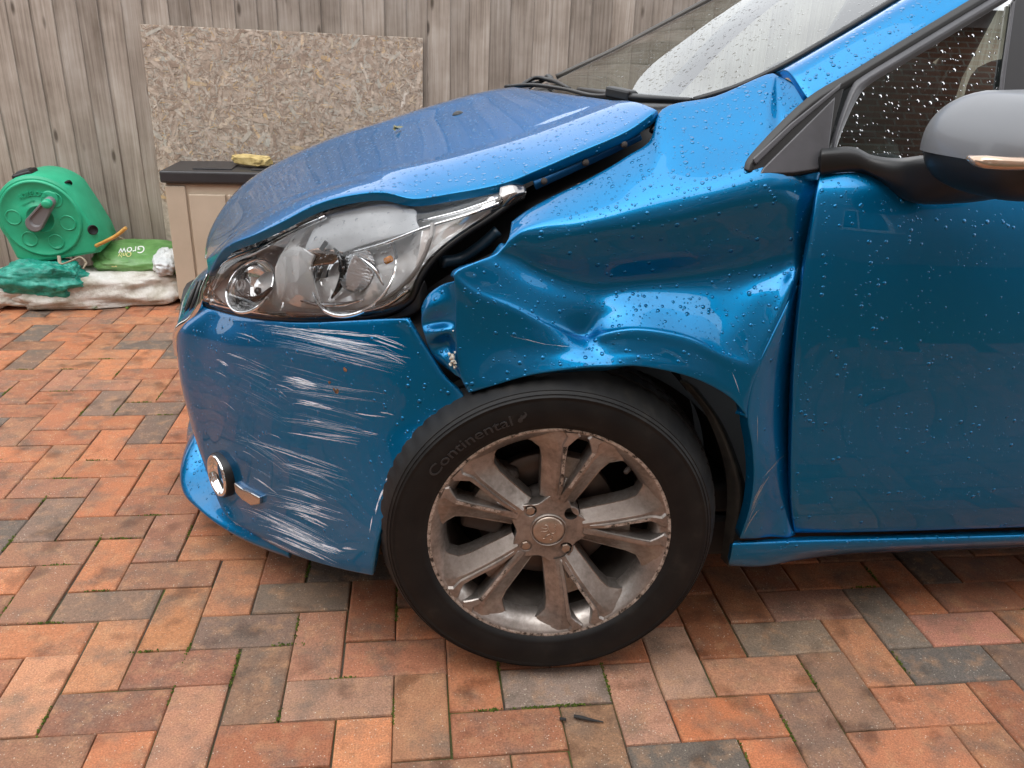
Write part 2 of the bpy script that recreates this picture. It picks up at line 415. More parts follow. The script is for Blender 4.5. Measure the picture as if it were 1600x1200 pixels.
def box(bm, x0, x1, y0, y1, z0, z1, M=None):
    vs = [bm.verts.new(Vector(p) if M is None else M @ Vector(p)) for p in ((x0, y0, z0), (x1, y0, z0), (x1, y1, z0), (x0, y1, z0), (x0, y0, z1), (x1, y0, z1), (x1, y1, z1), (x0, y1, z1))]
    for q in ((0, 3, 2, 1), (4, 5, 6, 7), (0, 1, 5, 4), (1, 2, 6, 5), (2, 3, 7, 6), (3, 0, 4, 7)): bm.faces.new([vs[i] for i in q])
def boxo(name, b, mat, parent=None, bevel=.003, M=None, seg=2):
    bm = bmesh.new(); box(bm, *b, M=M)
    if bevel: bmesh.ops.bevel(bm, geom=bm.edges[:], offset=bevel, segments=seg, affect='EDGES', profile=.5)
    return from_bm(name, bm, mat, parent)
def tube(name, pts, rad, mat, parent=None, seg=10, n=6, cap=True, flat=None):
    P = crs([Vector(p) for p in pts], n) if len(pts) > 2 else [Vector(p) for p in pts]
    v, f = [], []; up = Vector((.13, .2, .97)); k = len(P)
    rads = rad if isinstance(rad, (list, tuple)) else [rad]*2
    for i, p in enumerate(P):
        t = (P[min(i+1, k-1)]-P[max(i-1, 0)]).normalized(); a = t.cross(up).normalized(); b = a.cross(t).normalized()
        s = i/(k-1)*(len(rads)-1); i0 = min(int(s), len(rads)-2); rr = rads[i0]*(1-(s-i0))+rads[i0+1]*(s-i0)
        fb = flat or 1
        for j in range(seg):
            w_ = 2*math.pi*j/seg; v.append(p+a*(rr*math.cos(w_))+b*(rr*fb*math.sin(w_)))
    for i in range(k-1):
        for j in range(seg):
            j2 = (j+1) % seg; f.append((i*seg+j, i*seg+j2, (i+1)*seg+j2, (i+1)*seg+j))
    if cap: f.append(tuple(range(seg-1, -1, -1))); f.append(tuple((k-1)*seg+j for j in range(seg)))
    return link(name, v, f, mat, parent)
def lathe(name, prof, M, mat, parent=None, seg=64, smooth=True, arc=None):
    """prof: (radius, height along local z)"""
    v, f = [], []; k = len(prof)
    for j in range(seg):
        w_ = 2*math.pi*j/seg
        for (r_, h) in prof: v.append(M @ Vector((r_*math.cos(w_), r_*math.sin(w_), h)))
    for j in range(seg):
        j2 = (j+1) % seg
        for i in range(k-1): f.append((j*k+i, j2*k+i, j2*k+i+1, j*k+i+1))
    o = link(name, v, f, mat, parent, smooth)
    bm = bmesh.new(); bm.from_mesh(o.data); bmesh.ops.remove_doubles(bm, verts=bm.verts[:], dist=1e-6)
    bmesh.ops.recalc_face_normals(bm, faces=bm.faces[:]); bm.to_mesh(o.data); bm.free()
    return o
def sharp(o, ang=35):
    bm = bmesh.new(); bm.from_mesh(o.data)
    for e in bm.edges:
        if len(e.link_faces) == 2 and e.calc_face_angle(0) > R(ang): e.smooth = False
    bm.to_mesh(o.data); bm.free(); return o
def text_mesh(body, size, extrude):
    c = bpy.data.curves.new('t', 'FONT'); c.body = body; c.size = size; c.extrude = extrude; c.align_x = 'LEFT'
    o = bpy.data.objects.new('t', c); COL.objects.link(o)
    me = bpy.data.meshes.new_from_object(o.evaluated_get(bpy.context.evaluated_depsgraph_get()))
    COL.objects.unlink(o); bpy.data.objects.remove(o); bpy.data.curves.remove(c)
    v = [Vector(q.co) for q in me.vertices]; f = [tuple(p.vertices) for p in me.polygons]; bpy.data.meshes.remove(me)
    return v, f

# ------------------------------------------------------------------ ground: driveway of herringbone pavers
GX0, GX1, GY0, GY1 = -14, 16, -9, 8
driveway = link('driveway', [(GX0, GY0, -.007), (GX1, GY0, -.007), (GX1, GY1, -.007), (GX0, GY1, -.007)], [(0, 1, 2, 3)], JOINT, None, False)
driveway['kind'] = 'structure'
def brick_mesh(seed):
    r_ = random.Random(seed); bm = bmesh.new()
    lx, ly = .1972/2, .0972/2; b_ = .0035
    def ring(dx, z, j=0): return [bm.verts.new((sx*(lx-dx)+r_.uniform(-j, j), sy*(ly-dx)+r_.uniform(-j, j), z+r_.uniform(-j, j)*.4)) for sx, sy in ((-1, -1), (1, -1), (1, 1), (-1, 1))]
    rs = [ring(0, -.03), ring(0, -.0045, .0006), ring(.0012, -.0014, .0006), ring(.0042, 0, .0006)]
    for a, c in zip(rs, rs[1:]):
        for i in range(4): bm.faces.new((a[i], a[(i+1) % 4], c[(i+1) % 4], c[i]))
    t = rs[-1]; cc = bm.verts.new((r_.uniform(-.01, .01), r_.uniform(-.005, .005), r_.uniform(0, .0008)))
    for i in range(4): bm.faces.new((t[i], t[(i+1) % 4], cc))
    me = bpy.data.meshes.new('brick'); bm.to_mesh(me); bm.free(); me.materials.append(BRICK)
    me.polygons.foreach_set('use_smooth', [False]*len(me.polygons)); return me
BM = [brick_mesh(i) for i in range(8)]
PAL = [(.40, .145, .075), (.43, .165, .085), (.34, .125, .07), (.30, .12, .072), (.37, .155, .085), (.26, .125, .08), (.33, .15, .10), (.19, .125, .095), (.135, .108, .09)]
PW = [4, 3, 4, 3, 3, 2.5, 2, 1.6, 1.3]
KNOWN = {(0, 0, 'h'): (.43, .17, .105), (-1, -1, 'h'): (.29, .165, .115), (1, -2, 'v'): (.36, .17, .10), (-1, 0, 'v'): (.32, .15, .10), (2, -1, 'v'): (.42, .16, .085), (3, -1, 'h'): (.26, .20, .165),
 (0, -3, 'v'): (.47, .185, .095), (5, -2, 'v'): (.38, .20, .14), (6, -1, 'v'): (.37, .225, .16), (6, -2, 'h'): (.48, .165, .08), (7, -1, 'h'): (.42, .195, .12), (9, -2, 'v'): (.27, .155, .105), (10, -1, 'v'): (.45, .195, .11),
 (11, -1, 'h'): (.15, .135, .12), (10, -2, 'h'): (.47, .185, .105), (12, 0, 'h'): (.44, .19, .14), (11, 0, 'v'): (.22, .185, .15), (8, 0, 'h'): (.27, .205, .15), (7, 0, 'v'): (.27, .10, .05), (9, 1, 'h'): (.36, .19, .14),
 (8, -3, 'v'): (.24, .14, .10), (9, -3, 'h'): (.47, .18, .10), (-2, -1, 'v'): (.23, .13, .085), (-2, 2, 'h'): (.21, .15, .11), (-4, 0, 'h'): (.31, .13, .085), (-3, -2, 'v'): (.36, .17, .11), (-5, -1, 'h'): (.27, .115, .075),
 (-5, 0, 'v'): (.40, .175, .095), (-6, -1, 'v'): (.46, .21, .125), (-6, 2, 'h'): (.22, .14, .10), (-4, 1, 'v'): (.44, .185, .09), (-3, 3, 'h'): (.40, .16, .09), (-4, 2, 'v'): (.43, .17, .08), (1, -4, 'h'): (.40, .17, .10),
 (2, -3, 'h'): (.41, .155, .095), (3, -3, 'h'): (.40, .17, .10), (4, -4, 'h'): (.2, .17, .14), (5, -3, 'h'): (.15, .13, .11), (4, -3, 'v'): (.26, .145, .09), (7, -4, 'v'): (.46, .16, .08), (8, -4, 'h'): (.46, .18, .10), (13, -1, 'v'): (.42, .20, .105), (12, -2, 'v'): (.43, .165, .10), (-8, 10, 'h'): (.14, .115, .095)}
bricks = []
for u in range(-56, 46):
    for v in range(-14, 27):
        k = (u-v) % 4
        if k == 0: bricks.append((u, v, 'h', .1*u+.1, .1*v+.05))
        elif k == 3: bricks.append((u, v, 'v', .1*u+.05, .1*v+.1))
def in_view(x, y):
    d = Vector((x, y, 0))-CAM; z = d.dot(_fw)
    if z < .2: return None
    px = 800+F_PX*d.dot(CR)/z; py = 600-F_PX*d.dot(CU)/z
    if -60 < px < 1660 and 380 < py < 1260: return z
    return None
def hid(x, y):   # right below the car body, where nothing shows
    return (x > 1.0 and .55 < y < 2.2) or (-.1 < x and .75 < y) or (x > -.25 and y > 1.2)
seen = [(in_view(b_[3], b_[4]), b_) for b_ in bricks]
near = sorted([(z, b_) for z, b_ in seen if z and not hid(b_[3], b_[4])], key=lambda q: q[0])
top = set(b_[:3] for z, b_ in near[:292])
far_v, far_f = [], []
for u, v, o_, x, y in bricks:
    r_ = random.Random(u*1009+v*31+(7 if o_ == 'h' else 3)); me = BM[r_.randrange(8)]
    M = Matrix.Translation((x+r_.uniform(-.0012, .0012), y+r_.uniform(-.0012, .0012), r_.uniform(-.0022, .0004))) @ Matrix.Rotation((0 if o_ == 'h' else math.pi/2)+r_.choice((0, math.pi))+R(r_.uniform(-.55, .55)), 4, 'Z') @ Matrix.Rotation(R(r_.uniform(-.5, .5)), 4, 'X') @ Matrix.Rotation(R(r_.uniform(-.3, .3)), 4, 'Y')
    if (u, v, o_) in top:
        ob = bpy.data.objects.new('brick', me); COL.objects.link(ob); ob.parent = driveway; ob.matrix_world = M
        c = KNOWN.get((u, v, o_)) or r_.choices(PAL, PW)[0]; j = r_.uniform(.88, 1.12)
        sat = min(1, max(0, (c[0]/c[2]-1.6)/2)); c = (c[0]*(1.02-.02*sat), c[1]*(.96+.06*sat), c[2]*.92); j *= 1.05
        ob.color = (c[0]*j, c[1]*j, c[2]*j, 1)
    elif y > -1.3:
        s = len(far_v); far_v += [M @ q.co for q in me.vertices]; far_f += [tuple(s+i for i in p.vertices) for p in me.polygons]
fb = link('brick', far_v, far_f, BRICK_S, driveway, False); fb['kind'] = 'stuff'
# moss in the joints, pressed in tufts
mv, mf = [], []
r_ = random.Random(5)
for z, (u, v, o_, x, y) in near:
    if y > 1.6: continue
    for _ in range(r_.choice((0, 0, 1, 1, 2))):
        ends = r_.random() < .5
        if o_ == 'h': sx, sy = ((r_.choice((-.1, .1)), r_.uniform(-.05, .05)) if ends else (r_.uniform(-.1, .1), r_.choice((-.05, .05))))
        else: sx, sy = ((r_.uniform(-.05, .05), r_.choice((-.1, .1))) if ends else (r_.choice((-.05, .05)), r_.uniform(-.1, .1)))
        along_x = (o_ == 'h') != ends
        amt = .5+noise.noise(Vector((x*2.1, y*2.1, 3)))
        if amt < .35 or (x > .5 and r_.random() < .5): continue
        for q in range(int(10+amt*34)):
            t = r_.gauss(0, .016); s_ = r_.gauss(0, .0016)
            px_, py_ = x+sx+(t if along_x else s_), y+sy+(s_ if along_x else t)
            h = r_.uniform(.001, .0035); a = r_.uniform(0, 6.28); rd = r_.uniform(.0012, .0026); b0 = len(mv)
            z0 = -.005
            for i in range(4): mv.append(Vector((px_+rd*math.cos(a+i*1.5708), py_+rd*math.sin(a+i*1.5708), z0+.003)))
            mv.append(Vector((px_+r_.uniform(-.001, .001), py_, z0+.004+h)))
            for i in range(4): mf.append((b0+i, b0+(i+1) % 4, b0+4))
mo = link('moss', mv, mf, MOSS, driveway, False); mo['kind'] = 'stuff'

# ------------------------------------------------------------------ fence
FY = 2.72
fence = thing('fence', 'tall weathered close board wooden fence behind the blue car', 'fence')
fence.location = (0, FY, 0)
def board_mesh(seed):
    r_ = random.Random(seed); W_, H_ = .125, 1.8
    bm = bmesh.new()
    prof = [(-W_/2, -.003), (-W_/2+.002, -.005), (0, -.012), (W_/2-.004, -.0195), (W_/2-.001, -.0185), (W_/2, -.016), (W_/2-.007, -.0105), (W_/2-.007, 0), (-W_/2, 0)]
    zs = [0, .3, .6, .9, 1.2, 1.5, H_]; rings = []
    bow = [r_.uniform(-.003, .003) for _ in zs]
    for z, b_ in zip(zs, bow): rings.append([bm.verts.new((x+b_, y, z)) for x, y in prof])
    k = len(prof)
    for a, c in zip(rings, rings[1:]):
        for i in range(k): bm.faces.new((a[i], a[(i+1) % k], c[(i+1) % k], c[i]))
    bm.faces.new(rings[0]); bm.faces.new(list(reversed(rings[-1])))
    bmesh.ops.recalc_face_normals(bm, faces=bm.faces[:])
    me = bpy.data.meshes.new('board'); bm.to_mesh(me); bm.free(); me.materials.append(FENCE); return me
BD = [board_mesh(i) for i in range(6)]
EDG = [-1.546, -1.452, -1.357, -1.261, -1.171, -1.08, -.988, -.891, -.798, -.711, -.618, -.524, -.435, -.34, -.25, -.166, -.07, .021, .119, .211, .308, .397, .486, .582, .679, .768, .857, .953, 1.045, 1.143, 1.231]
while EDG[0] > -3.4: EDG.insert(0, EDG[0]-.094)
while EDG[-1] < 3.6: EDG.append(EDG[-1]+.094)
for i, e in enumerate(EDG):
    r_ = random.Random(i*17+3)
    o = bpy.data.objects.new('board', r_.choice(BD)); COL.objects.link(o); o.parent = fence
    o.location = (e-.0625, r_.uniform(-.002, .002), 0); o.rotation_euler = (0, R(r_.uniform(-.25, .25)), R(2.2))
boxo('rail', (-3.5, 3.6, .012, .05, .32, .41), FENCE, fence); boxo('rail', (-3.5, 3.6, .012, .05, 1.42, 1.51), FENCE, fence)
# ------------------------------------------------------------------ chipboard sheet leaning on the fence
sheet = thing('chipboard_sheet', 'weathered strand board sheet fixed against the wooden fence', 'board')
sheet.location = (-.416, FY-.03, 0)
sx0, sx1, sz0, sz1 = -.597, .597, .05, 1.14
SH = Matrix.Rotation(R(.5), 4, 'Y')
boxo('panel', (sx0, sx1, -.012, .006, sz0, sz1), STRAND, sheet, .002, SH)
r_ = random.Random(11); sv, sf = [], []
for i in range(13500):
    big = r_.random() < .07
    cx, cz = r_.uniform(sx0, sx1), r_.uniform(sz0+.35, sz1); a = r_.uniform(0, math.pi)
    ln = r_.uniform(.04, .085) if big else r_.uniform(.010, .036); wd = r_.uniform(.009, .020) if big else r_.uniform(.002, .0062)
    yy = -.0122-i*1.4e-7-r_.uniform(0, .0012); b0 = len(sv); til = r_.uniform(-.0006, .0006)
    pts = [(-ln/2, -wd/2), (-ln*.1, -wd*.6), (ln/2, -wd*.3), (ln*.45, wd*.45), (0, wd*.55), (-ln*.48, wd*.3)]
    ok = True
    for (p, q) in pts:
        X, Z = cx+p*math.cos(a)-q*math.sin(a), cz+p*math.sin(a)+q*math.cos(a)
        X = min(max(X, sx0), sx1); Z = min(max(Z, sz0), sz1+.001)
        sv.append(SH @ Vector((X, yy+til*(p/ln)*2, Z)))
    sf.append(tuple(range(b0, b0+6)))
st = link('wood_strand', sv, sf, STRAND, sheet, False); st['kind'] = 'stuff'

# ------------------------------------------------------------------ storage box with dark lid
sb = thing('storage_box', 'tan plastic garden storage box with black lid by fence', 'storage box')
bx0, bx1, by0, by1, bz = -.905, .25, 2.35, 2.665, .535
boxo('body', (bx0+.012, bx1-.012, by0+.012, by1, 0, bz), BOXTAN, sb, .008)
xs = [bx0+.012, bx0+.10, bx0+.26, bx0+.40, bx0+.56, bx0+.72, bx0+.88, bx1-.02]
for i in range(len(xs)-1):
    a, c = xs[i]+(.004 if i else 0), xs[i+1]-.006
    ztop = bz-.012 if i == 0 else bz-.045
    boxo('panel', (a, c, by0+.001, by0+.0135, .03, ztop), BOXTAN, sb, .004)
bm = bmesh.new(); box(bm, bx0, bx1, by0-.012, by1, bz+.002, bz+.052)
bmesh.ops.bevel(bm, geom=bm.edges[:], offset=.009, segments=3, affect='EDGES', profile=.5)
lid = from_bm('lid', bm, BOXLID, sb, False)
for i in range(4):
    X = bx0+.12+i*.24
    boxo('lid_rib', (X, X+.16, by0+.05, by1-.03, bz+.0525, bz+.057), BOXLID, sb, .002)
# stone on the lid
def blob(name, c, s, mat, parent=None, seg=28, ring=16, pw=2.6, amp=.1, fr=3.0, seed=0, zmin=None, rot=0, fine=0, tilt=(0, 0), crease=0):
    v, f = [], []
    Rm = Matrix.Rotation(rot, 3, 'Z') @ Matrix.Rotation(tilt[0], 3, 'X') @ Matrix.Rotation(tilt[1], 3, 'Y')
    sg = lambda t, e: math.copysign(abs(t)**e, t)
    for i in range(ring+1):
        ph = -math.pi/2+math.pi*i/ring
        for j in range(seg):
            th = 2*math.pi*j/seg; e = 2/pw
            p = Vector((sg(math.cos(ph), e)*sg(math.cos(th), e), sg(math.cos(ph), e)*sg(math.sin(th), e), sg(math.sin(ph), e)))
            q = Vector((p.x*s[0], p.y*s[1], p.z*s[2])); k = 1+amp*noise.noise(p*fr+Vector((seed, 0, 0)))
            if fine: k += fine*noise.noise(p*fr*3.7+Vector((seed, 5, 0)))+fine*.6*abs(noise.noise(p*fr*7+Vector((0, seed, 0))))
            if crease: k += crease*(noise.ridged_multi_fractal(p*1.7+Vector((seed*3, 1, 2)), .8, 2.1, 5, 1.0, 2.0)-1.2)
            q = Rm @ (q*k)+Vector(c)
            if zmin is not None and q.z < zmin: q.z = zmin+(q.z-zmin)*.02
            v.append(q)
    for i in range(ring):
        for j in range(seg):
            j2 = (j+1) % seg; f.append((i*seg+j, i*seg+j2, (i+1)*seg+j2, (i+1)*seg+j))
    return link(name, v, f, mat, parent)
p1 = G(347, 245, .60); p2 = G(407, 258, .60)
c = (p1+p2)/2; ang = math.atan2(p2.y-p1.y, p2.x-p1.x)
c = Vector((-.555, 2.50, .617))
stn = blob('stone', c, (.088, .042, .020), STONE, None, 30, 14, 5, .13, 2.2, 3, .593, R(-32), .10)
for p in stn.data.polygons: p.use_smooth = False
tag(stn, 'yellow sandstone chunk lying on the black storage box lid', 'stone')

# ------------------------------------------------------------------ sacks, bags, hose reel on the left
def sack(name, c, s, mat, label, cat, **k):
    o = blob(name, c, s, mat, None, 150, 72, **k); tag(o, label, cat); return o
sack('sack', (-1.24, 2.43, .062), (.37, .145, .092), CANVAS, 'long dirty white sack lying flat beside the storage box', 'sack', pw=2.9, amp=.16, fr=2.3, seed=4, zmin=.004, rot=R(11), fine=.02, crease=.045)
sack('sack', (-1.70, 2.41, .06), (.24, .14, .075), CANVAS, 'crumpled white sack at left edge under the teal bag', 'sack', pw=2.6, amp=.22, fr=2.6, seed=9, zmin=.004, rot=R(-4), fine=.03, crease=.06)
bag = thing('compost_bag', 'printed green growing bag with white end on the dirty sack', 'bag')
bo = blob('film', (-1.06, 2.50, .18), (.20, .12, .048), BAGGREEN, bag, 120, 60, 3.2, .10, 2.8, 2, None, R(8), .015, (R(14), R(3)), .03)
be = blob('end_fold', (-.955, 2.44, .178), (.050, .085, .040), BAGWHITE, bag, 60, 36, 3, .16, 3, 6, None, R(8), .04, (R(14), 0))
dg = bpy.context.evaluated_depsgraph_get()
bb = BVHTree.FromPolygons([v.co.copy() for v in bo.data.vertices], [tuple(p.vertices) for p in bo.data.polygons])
def decal(name, body, size, bvh, origin, ux, uy, mat, parent, lift=.0012, cast=None, ext=.0003):
    v, f = text_mesh(body, size, ext); out = []
    for q in v:
        p = origin+ux*q.x+uy*q.y; d = (p-CAM).normalized()
        loc, nor, i, dist = bvh.ray_cast(CAM, d)
        if loc is None: loc, nor = p, -d
        if nor.dot(d) > 0: nor = -nor
        out.append(loc+nor*(lift+q.z))
    return link(name, out, f, mat, parent, False)
ux = (U(168, 392, 2.46)-U(224, 386, 2.46)); wlen = ux.length; ux.normalize(); uy = Vector((0, -.55, -.8)).normalized()
decal('print', 'Grow', .048, bb, U(227, 384, 2.46), ux, uy, WHITEP, bag)
decal('print', 'Only', .030, bb, U(206, 394, 2.44), ux, uy, YELLOWP, bag)
tri = [U(174, 417, 2.4), U(183, 417, 2.4), U(178.5, 411, 2.4)]
def stick_poly(name, pts, bvh, mat, parent, lift=.001):
    v = []
    for p in pts:
        d = (p-CAM).normalized(); loc, nor, i, dist = bvh.ray_cast(CAM, d)
        if loc is None: loc, nor = p, -d
        if nor.dot(d) > 0: nor = -nor
        v.append(loc+nor*lift)
    return link(name, v, [tuple(range(len(v)))], mat, parent, False)
stick_poly('print', tri, bb, YELLOWP, bag)
tb = thing('sack', 'crumpled teal woven plastic sack in front of the hose reel', 'sack')
tbo = blob('cloth', (-1.435, 2.335, .130), (.185, .095, .075), TEALBAG, tb, 150, 80, 2.4, .24, 1.7, 12, .03, R(-6), .02, (0, 0), .085)
tube('drawcord', [U(92, 400, 2.26), U(95, 412, 2.235), U(112, 407, 2.235), U(126, 402, 2.24), U(134, 410, 2.235), U(130, 420, 2.225)], .007, simple('cord', (.30, .26, .19), .9), tb, 8, 6, True, .5)
# hose reel
reel = thing('hose_reel', 'faded green plastic hose reel with grey crank handle', 'hose reel')
RC = Vector((-1.395, 2.335, .385))
RM = Matrix.Translation(RC) @ Matrix.Rotation(R(-9), 4, 'Y') @ Matrix.Rotation(R(90), 4, 'X') @ Matrix.Rotation(R(4), 4, 'X')
# local: x right, y up, z towards the viewer
lathe('face', [(.0, .012), (.05, .012), (.052, .016), (.058, .016), (.060, .012), (.146, .010), (.150, .014), (.156, .014), (.160, .008), (.163, -.01)], RM, REELG, reel, 72)
prof2d = []
for k in range(0, 25):
    a = R(200-k*(165/24)); prof2d.append((.178*math.cos(a), .178*math.sin(a)))
prof2d += [(.172, .01), (.196, -.09), (.20, -.145), (.175, -.178), (-.12, -.182), (-.160, -.15)]
v, f = [], []
n_ = len(prof2d)
for (zz, k) in ((.006, .93), (.0, .985), (-.012, 1.0), (-.10, 1.0), (-.19, .99), (-.205, .95)):
    for (x, y) in prof2d: v.append(RM @ Vector((x*k, y*k, zz)))
for i in range(5):
    for j in range(n_): f.append((i*n_+j, i*n_+(j+1) % n_, (i+1)*n_+(j+1) % n_, (i+1)*n_+j))
f.append(tuple(range(n_))); f.append(tuple(5*n_+j for j in range(n_-1, -1, -1)))
sharp(link('casing', v, f, REELG, reel), 40)
for k in range(5):
    a = R(168+k*58); c = RM @ Matrix.Translation((.105*math.cos(a), .105*math.sin(a), .0095))
    lathe('roundel', [(0, .001), (.026, .001), (.028, .004), (.0315, .004), (.033, .0)], c, REELG, reel, 32)
lathe('crank_socket', [(0, .006), (.028, .006), (.033, .004), (.034, 0)], RM @ Matrix.Translation((.065, .075, .0095)), REELG, reel, 32)
# crank: tapered arm from hub to knob
cv, cf = [], []
P0, P1 = Vector((-.022, -.012)), Vector((.068, .066)); dirv = (P1-P0).normalized(); nn = Vector((-dirv.y, dirv.x))
outl = []
for k in range(13): a = math.pi/2+math.pi*k/12; outl.append(P0+dirv*(.033*math.cos(a))+nn*(.033*math.sin(a)))
for k in range(13): a = -math.pi/2+math.pi*k/12; outl.append(P1+dirv*(.020*math.cos(a))+nn*(.020*math.sin(a)))
m_ = len(outl); cen = sum(outl, Vector((0, 0)))/m_
for zz, k in ((.012, 1), (.038, 1), (.044, .93), (.044, .70), (.036, .62)):
    for p in outl: q = cen+(p-cen)*k; cv.append(RM @ Vector((q.x, q.y, zz)))
for i in range(4):
    for j in range(m_): cf.append((i*m_+j, i*m_+(j+1) % m_, (i+1)*m_+(j+1) % m_, (i+1)*m_+j))
cf.append(tuple(4*m_+j for j in range(m_)))
crank = sharp(link('crank_handle', cv, cf, REELGREY, reel), 40)
lathe('knob', [(.017, .038), (.0185, .062), (.017, .070), (.010, .074), (0, .075)], RM @ Matrix.Translation((P1.x, P1.y, 0)), REELG, crank, 24)
boxo('carry_handle', (-.042, .042, .150, .190, -.10, -.02), BLACK, reel, .012, RM @ Matrix.Rotation(R(8), 4, 'Z'), 3)
boxo('handle_grip', (-.028, .028, .168, .194, -.085, -.045), SATIN, reel, .006, RM @ Matrix.Rotation(R(8), 4, 'Z'), 3)
for (x, y, s_) in ((.125, .125, .017), (.178, -.075, .02)):
    lathe('port', [(0, .002), (s_*.8, .002), (s_*.85, .008), (s_, .008), (s_*1.05, 0)], RM @ Matrix.Translation((x, y, -.05 if y > 0 else .0)) @ Matrix.Rotation(R(-48 if y > 0 else 0), 4, 'Z') @ Matrix.Rotation(R(60 if y > 0 else 40), 4, 'Y') @ Matrix.Translation((0, 0, .012)), VOID, reel, 24)
tube('hose_end', [U(150, 384, 2.33), U(165, 377, 2.30), U(182, 368, 2.28), U(197, 356, 2.27)], .0075, HOSE, reel, 12)
tv, tf = text_mesh('HOZELOCK', .030, .0012)
wx = max(q.x for q in tv)
ov = []
for q in tv:
    a = R(118)-(q.x/ .118)*.83; rr = .098+q.y*.9
    ov.append(RM @ Vector((rr*math.cos(a), rr*math.sin(a), 0.0148+q.z*1.6)))
link('lettering', ov, tf, REELG, reel, False)
# arrow mark
av = [RM @ Vector(p) for p in ((-.05, .062, .0135), (-.005, .075, .0135), (-.006, .079, .0135), (-.051, .066, .0135), (-.005, .070, .0135), (.006, .078, .0135), (-.008, .084, .0135))]
link('arrow', av, [(0, 1, 2, 3), (4, 5, 6)], REELG, reel, False)
slat = boxo('wooden_slat', (-.12, .12, -.006, .006, -.013, .013), POSTW, None, .001, Matrix.Translation(U(212, 386, 2.60)) @ Matrix.Rotation(R(27), 4, 'Y'))
tag(slat, 'pale wooden slat poking out behind green hose reel', 'wood slat')
# weeds at the sack's foot
def weed(p, lab, n_, sz, seed):
    rr = random.Random(seed); v, f = [], []
    for k in range(n_):
        a = rr.uniform(0, 6.28); t = rr.uniform(.25, 1.1); d = Vector((math.cos(a)*math.cos(t), math.sin(a)*math.cos(t), math.sin(t)))
        s_ = Vector((-math.sin(a), math.cos(a), 0)); l_ = sz*rr.uniform(.5, 1); b0 = len(v); ww = l_*.35
        v += [p+d*.1*l_, p+d*.6*l_+s_*ww, p+d*l_, p+d*.6*l_-s_*ww]; f.append((b0, b0+1, b0+2, b0+3))
    tag(link('weed', v, f, LEAF, None, False), lab, 'weed')
weed(G(150, 483)+Vector((0, 0, 0)), 'larger green weed sprouting at foot of white sack', 26, .030, 1)
weed(G(162, 481), 'small weed just right of the larger one by sack', 14, .022, 3)
weed(G(200, 483), 'tiny green weed growing nearest the tan storage box', 12, .018, 2)
# twigs on the pavers
tw = tube('twig', [G(897, 1119, .004), G(908, 1121, .006), G(925, 1125, .005), G(943, 1128, .003)], [.0032, .0036, .0026, .001], TWIG, None, 8); tag(tw, 'bent black twig lying on a brown paver', 'twig')
tw = tube('twig', [G(875, 1123, .004), G(879, 1123.5, .005), G(884, 1124, .004)], [.0028, .003, .0026], TWIG, None, 8); tag(tw, 'short black twig stub left of the longer bent twig', 'twig')
# ------------------------------------------------------------------ house across the drive, behind the camera
def house():
    h = thing('brick_house', 'brick house wall with white windows mirrored in car paint', 'house')
    m, n, l, b = new_mat('house_brickwork')
    bt = n.new('ShaderNodeTexBrick'); bt.inputs['Scale'].default_value = 1; bt.inputs['Brick Width'].default_value = .225; bt.inputs['Row Height'].default_value = .075; bt.inputs['Mortar Size'].default_value = .01
    bt.inputs['Color1'].default_value = (.20, .085, .05, 1); bt.inputs['Color2'].default_value = (.28, .13, .075, 1); bt.inputs['Mortar'].default_value = (.3, .27, .23, 1)
    t = n.new('ShaderNodeTexCoord'); mp = n.new('ShaderNodeMapping'); mp.inputs['Rotation'].default_value = (R(90), 0, 0); l.new(t.outputs['Object'], mp.inputs['Vector']); l.new(mp.outputs[0], bt.inputs['Vector'])
    l.new(bt.outputs[0], b.inputs['Base Color']); b.inputs['Roughness'].default_value = .9
    Yh = -4.4
    boxo('wall', (-5.5, 7.5, Yh-.3, Yh, 0, 6.2), m, h, 0)
    rf = simple('roof_tile', (.09, .06, .05), .85)
    link('roof', [(-5.9, Yh+.3, 6.1), (7.9, Yh+.3, 6.1), (7.9, Yh-4, 9), (-5.9, Yh-4, 9)], [(0, 1, 2, 3)], rf, h, False)
    for (x, z, ww, hh) in ((-3.6, 1.0, 1.7, 1.15), (-.9, 3.1, 1.2, 1.1), (2.2, 1.0, 1.8, 1.15), (2.2, 3.1, 1.5, 1.1), (5.6, 3.1, 1.2, 1.1), (-3.6, 3.1, 1.2, 1.1)):
        wi = thing_part('window', h)
        for b_ in ((x-ww/2, x+ww/2, Yh+.002, Yh+.06, z, z+.07), (x-ww/2, x+ww/2, Yh+.002, Yh+.06, z+hh-.07, z+hh), (x-ww/2, x-ww/2+.07, Yh+.002, Yh+.059, z+.07, z+hh-.07), (x+ww/2-.07, x+ww/2, Yh+.002, Yh+.059, z+.07, z+hh-.07), (x-.035, x+.035, Yh+.002, Yh+.059, z+.07, z+hh-.07)):
            boxo('frame', b_, WHITEPVC, wi, 0)
        boxo('pane', (x-ww/2+.07, x+ww/2-.07, Yh+.004, Yh+.03, z+.07, z+hh-.07), CLEARG, wi, 0)
        boxo('sill', (x-ww/2-.06, x+ww/2+.06, Yh+.002, Yh+.10, z-.06, z-.002), WHITEPVC, wi, 0)
    d = boxo('door', (-.95, -.05, Yh+.002, Yh+.05, 0, 2.05), simple('door_paint', (.55, .55, .54), .4), h, 0)
    boxo('handle', (-.16, -.12, Yh+.05, Yh+.09, .98, 1.12), CHROME, d, 0)
def thing_part(name, parent):
    o = bpy.data.objects.new(name, None); COL.objects.link(o); o.parent = parent; return o
house()
gw = thing('backdrop', 'unseen added dark garage at the left end mirrored in the front bumper', 'backdrop')
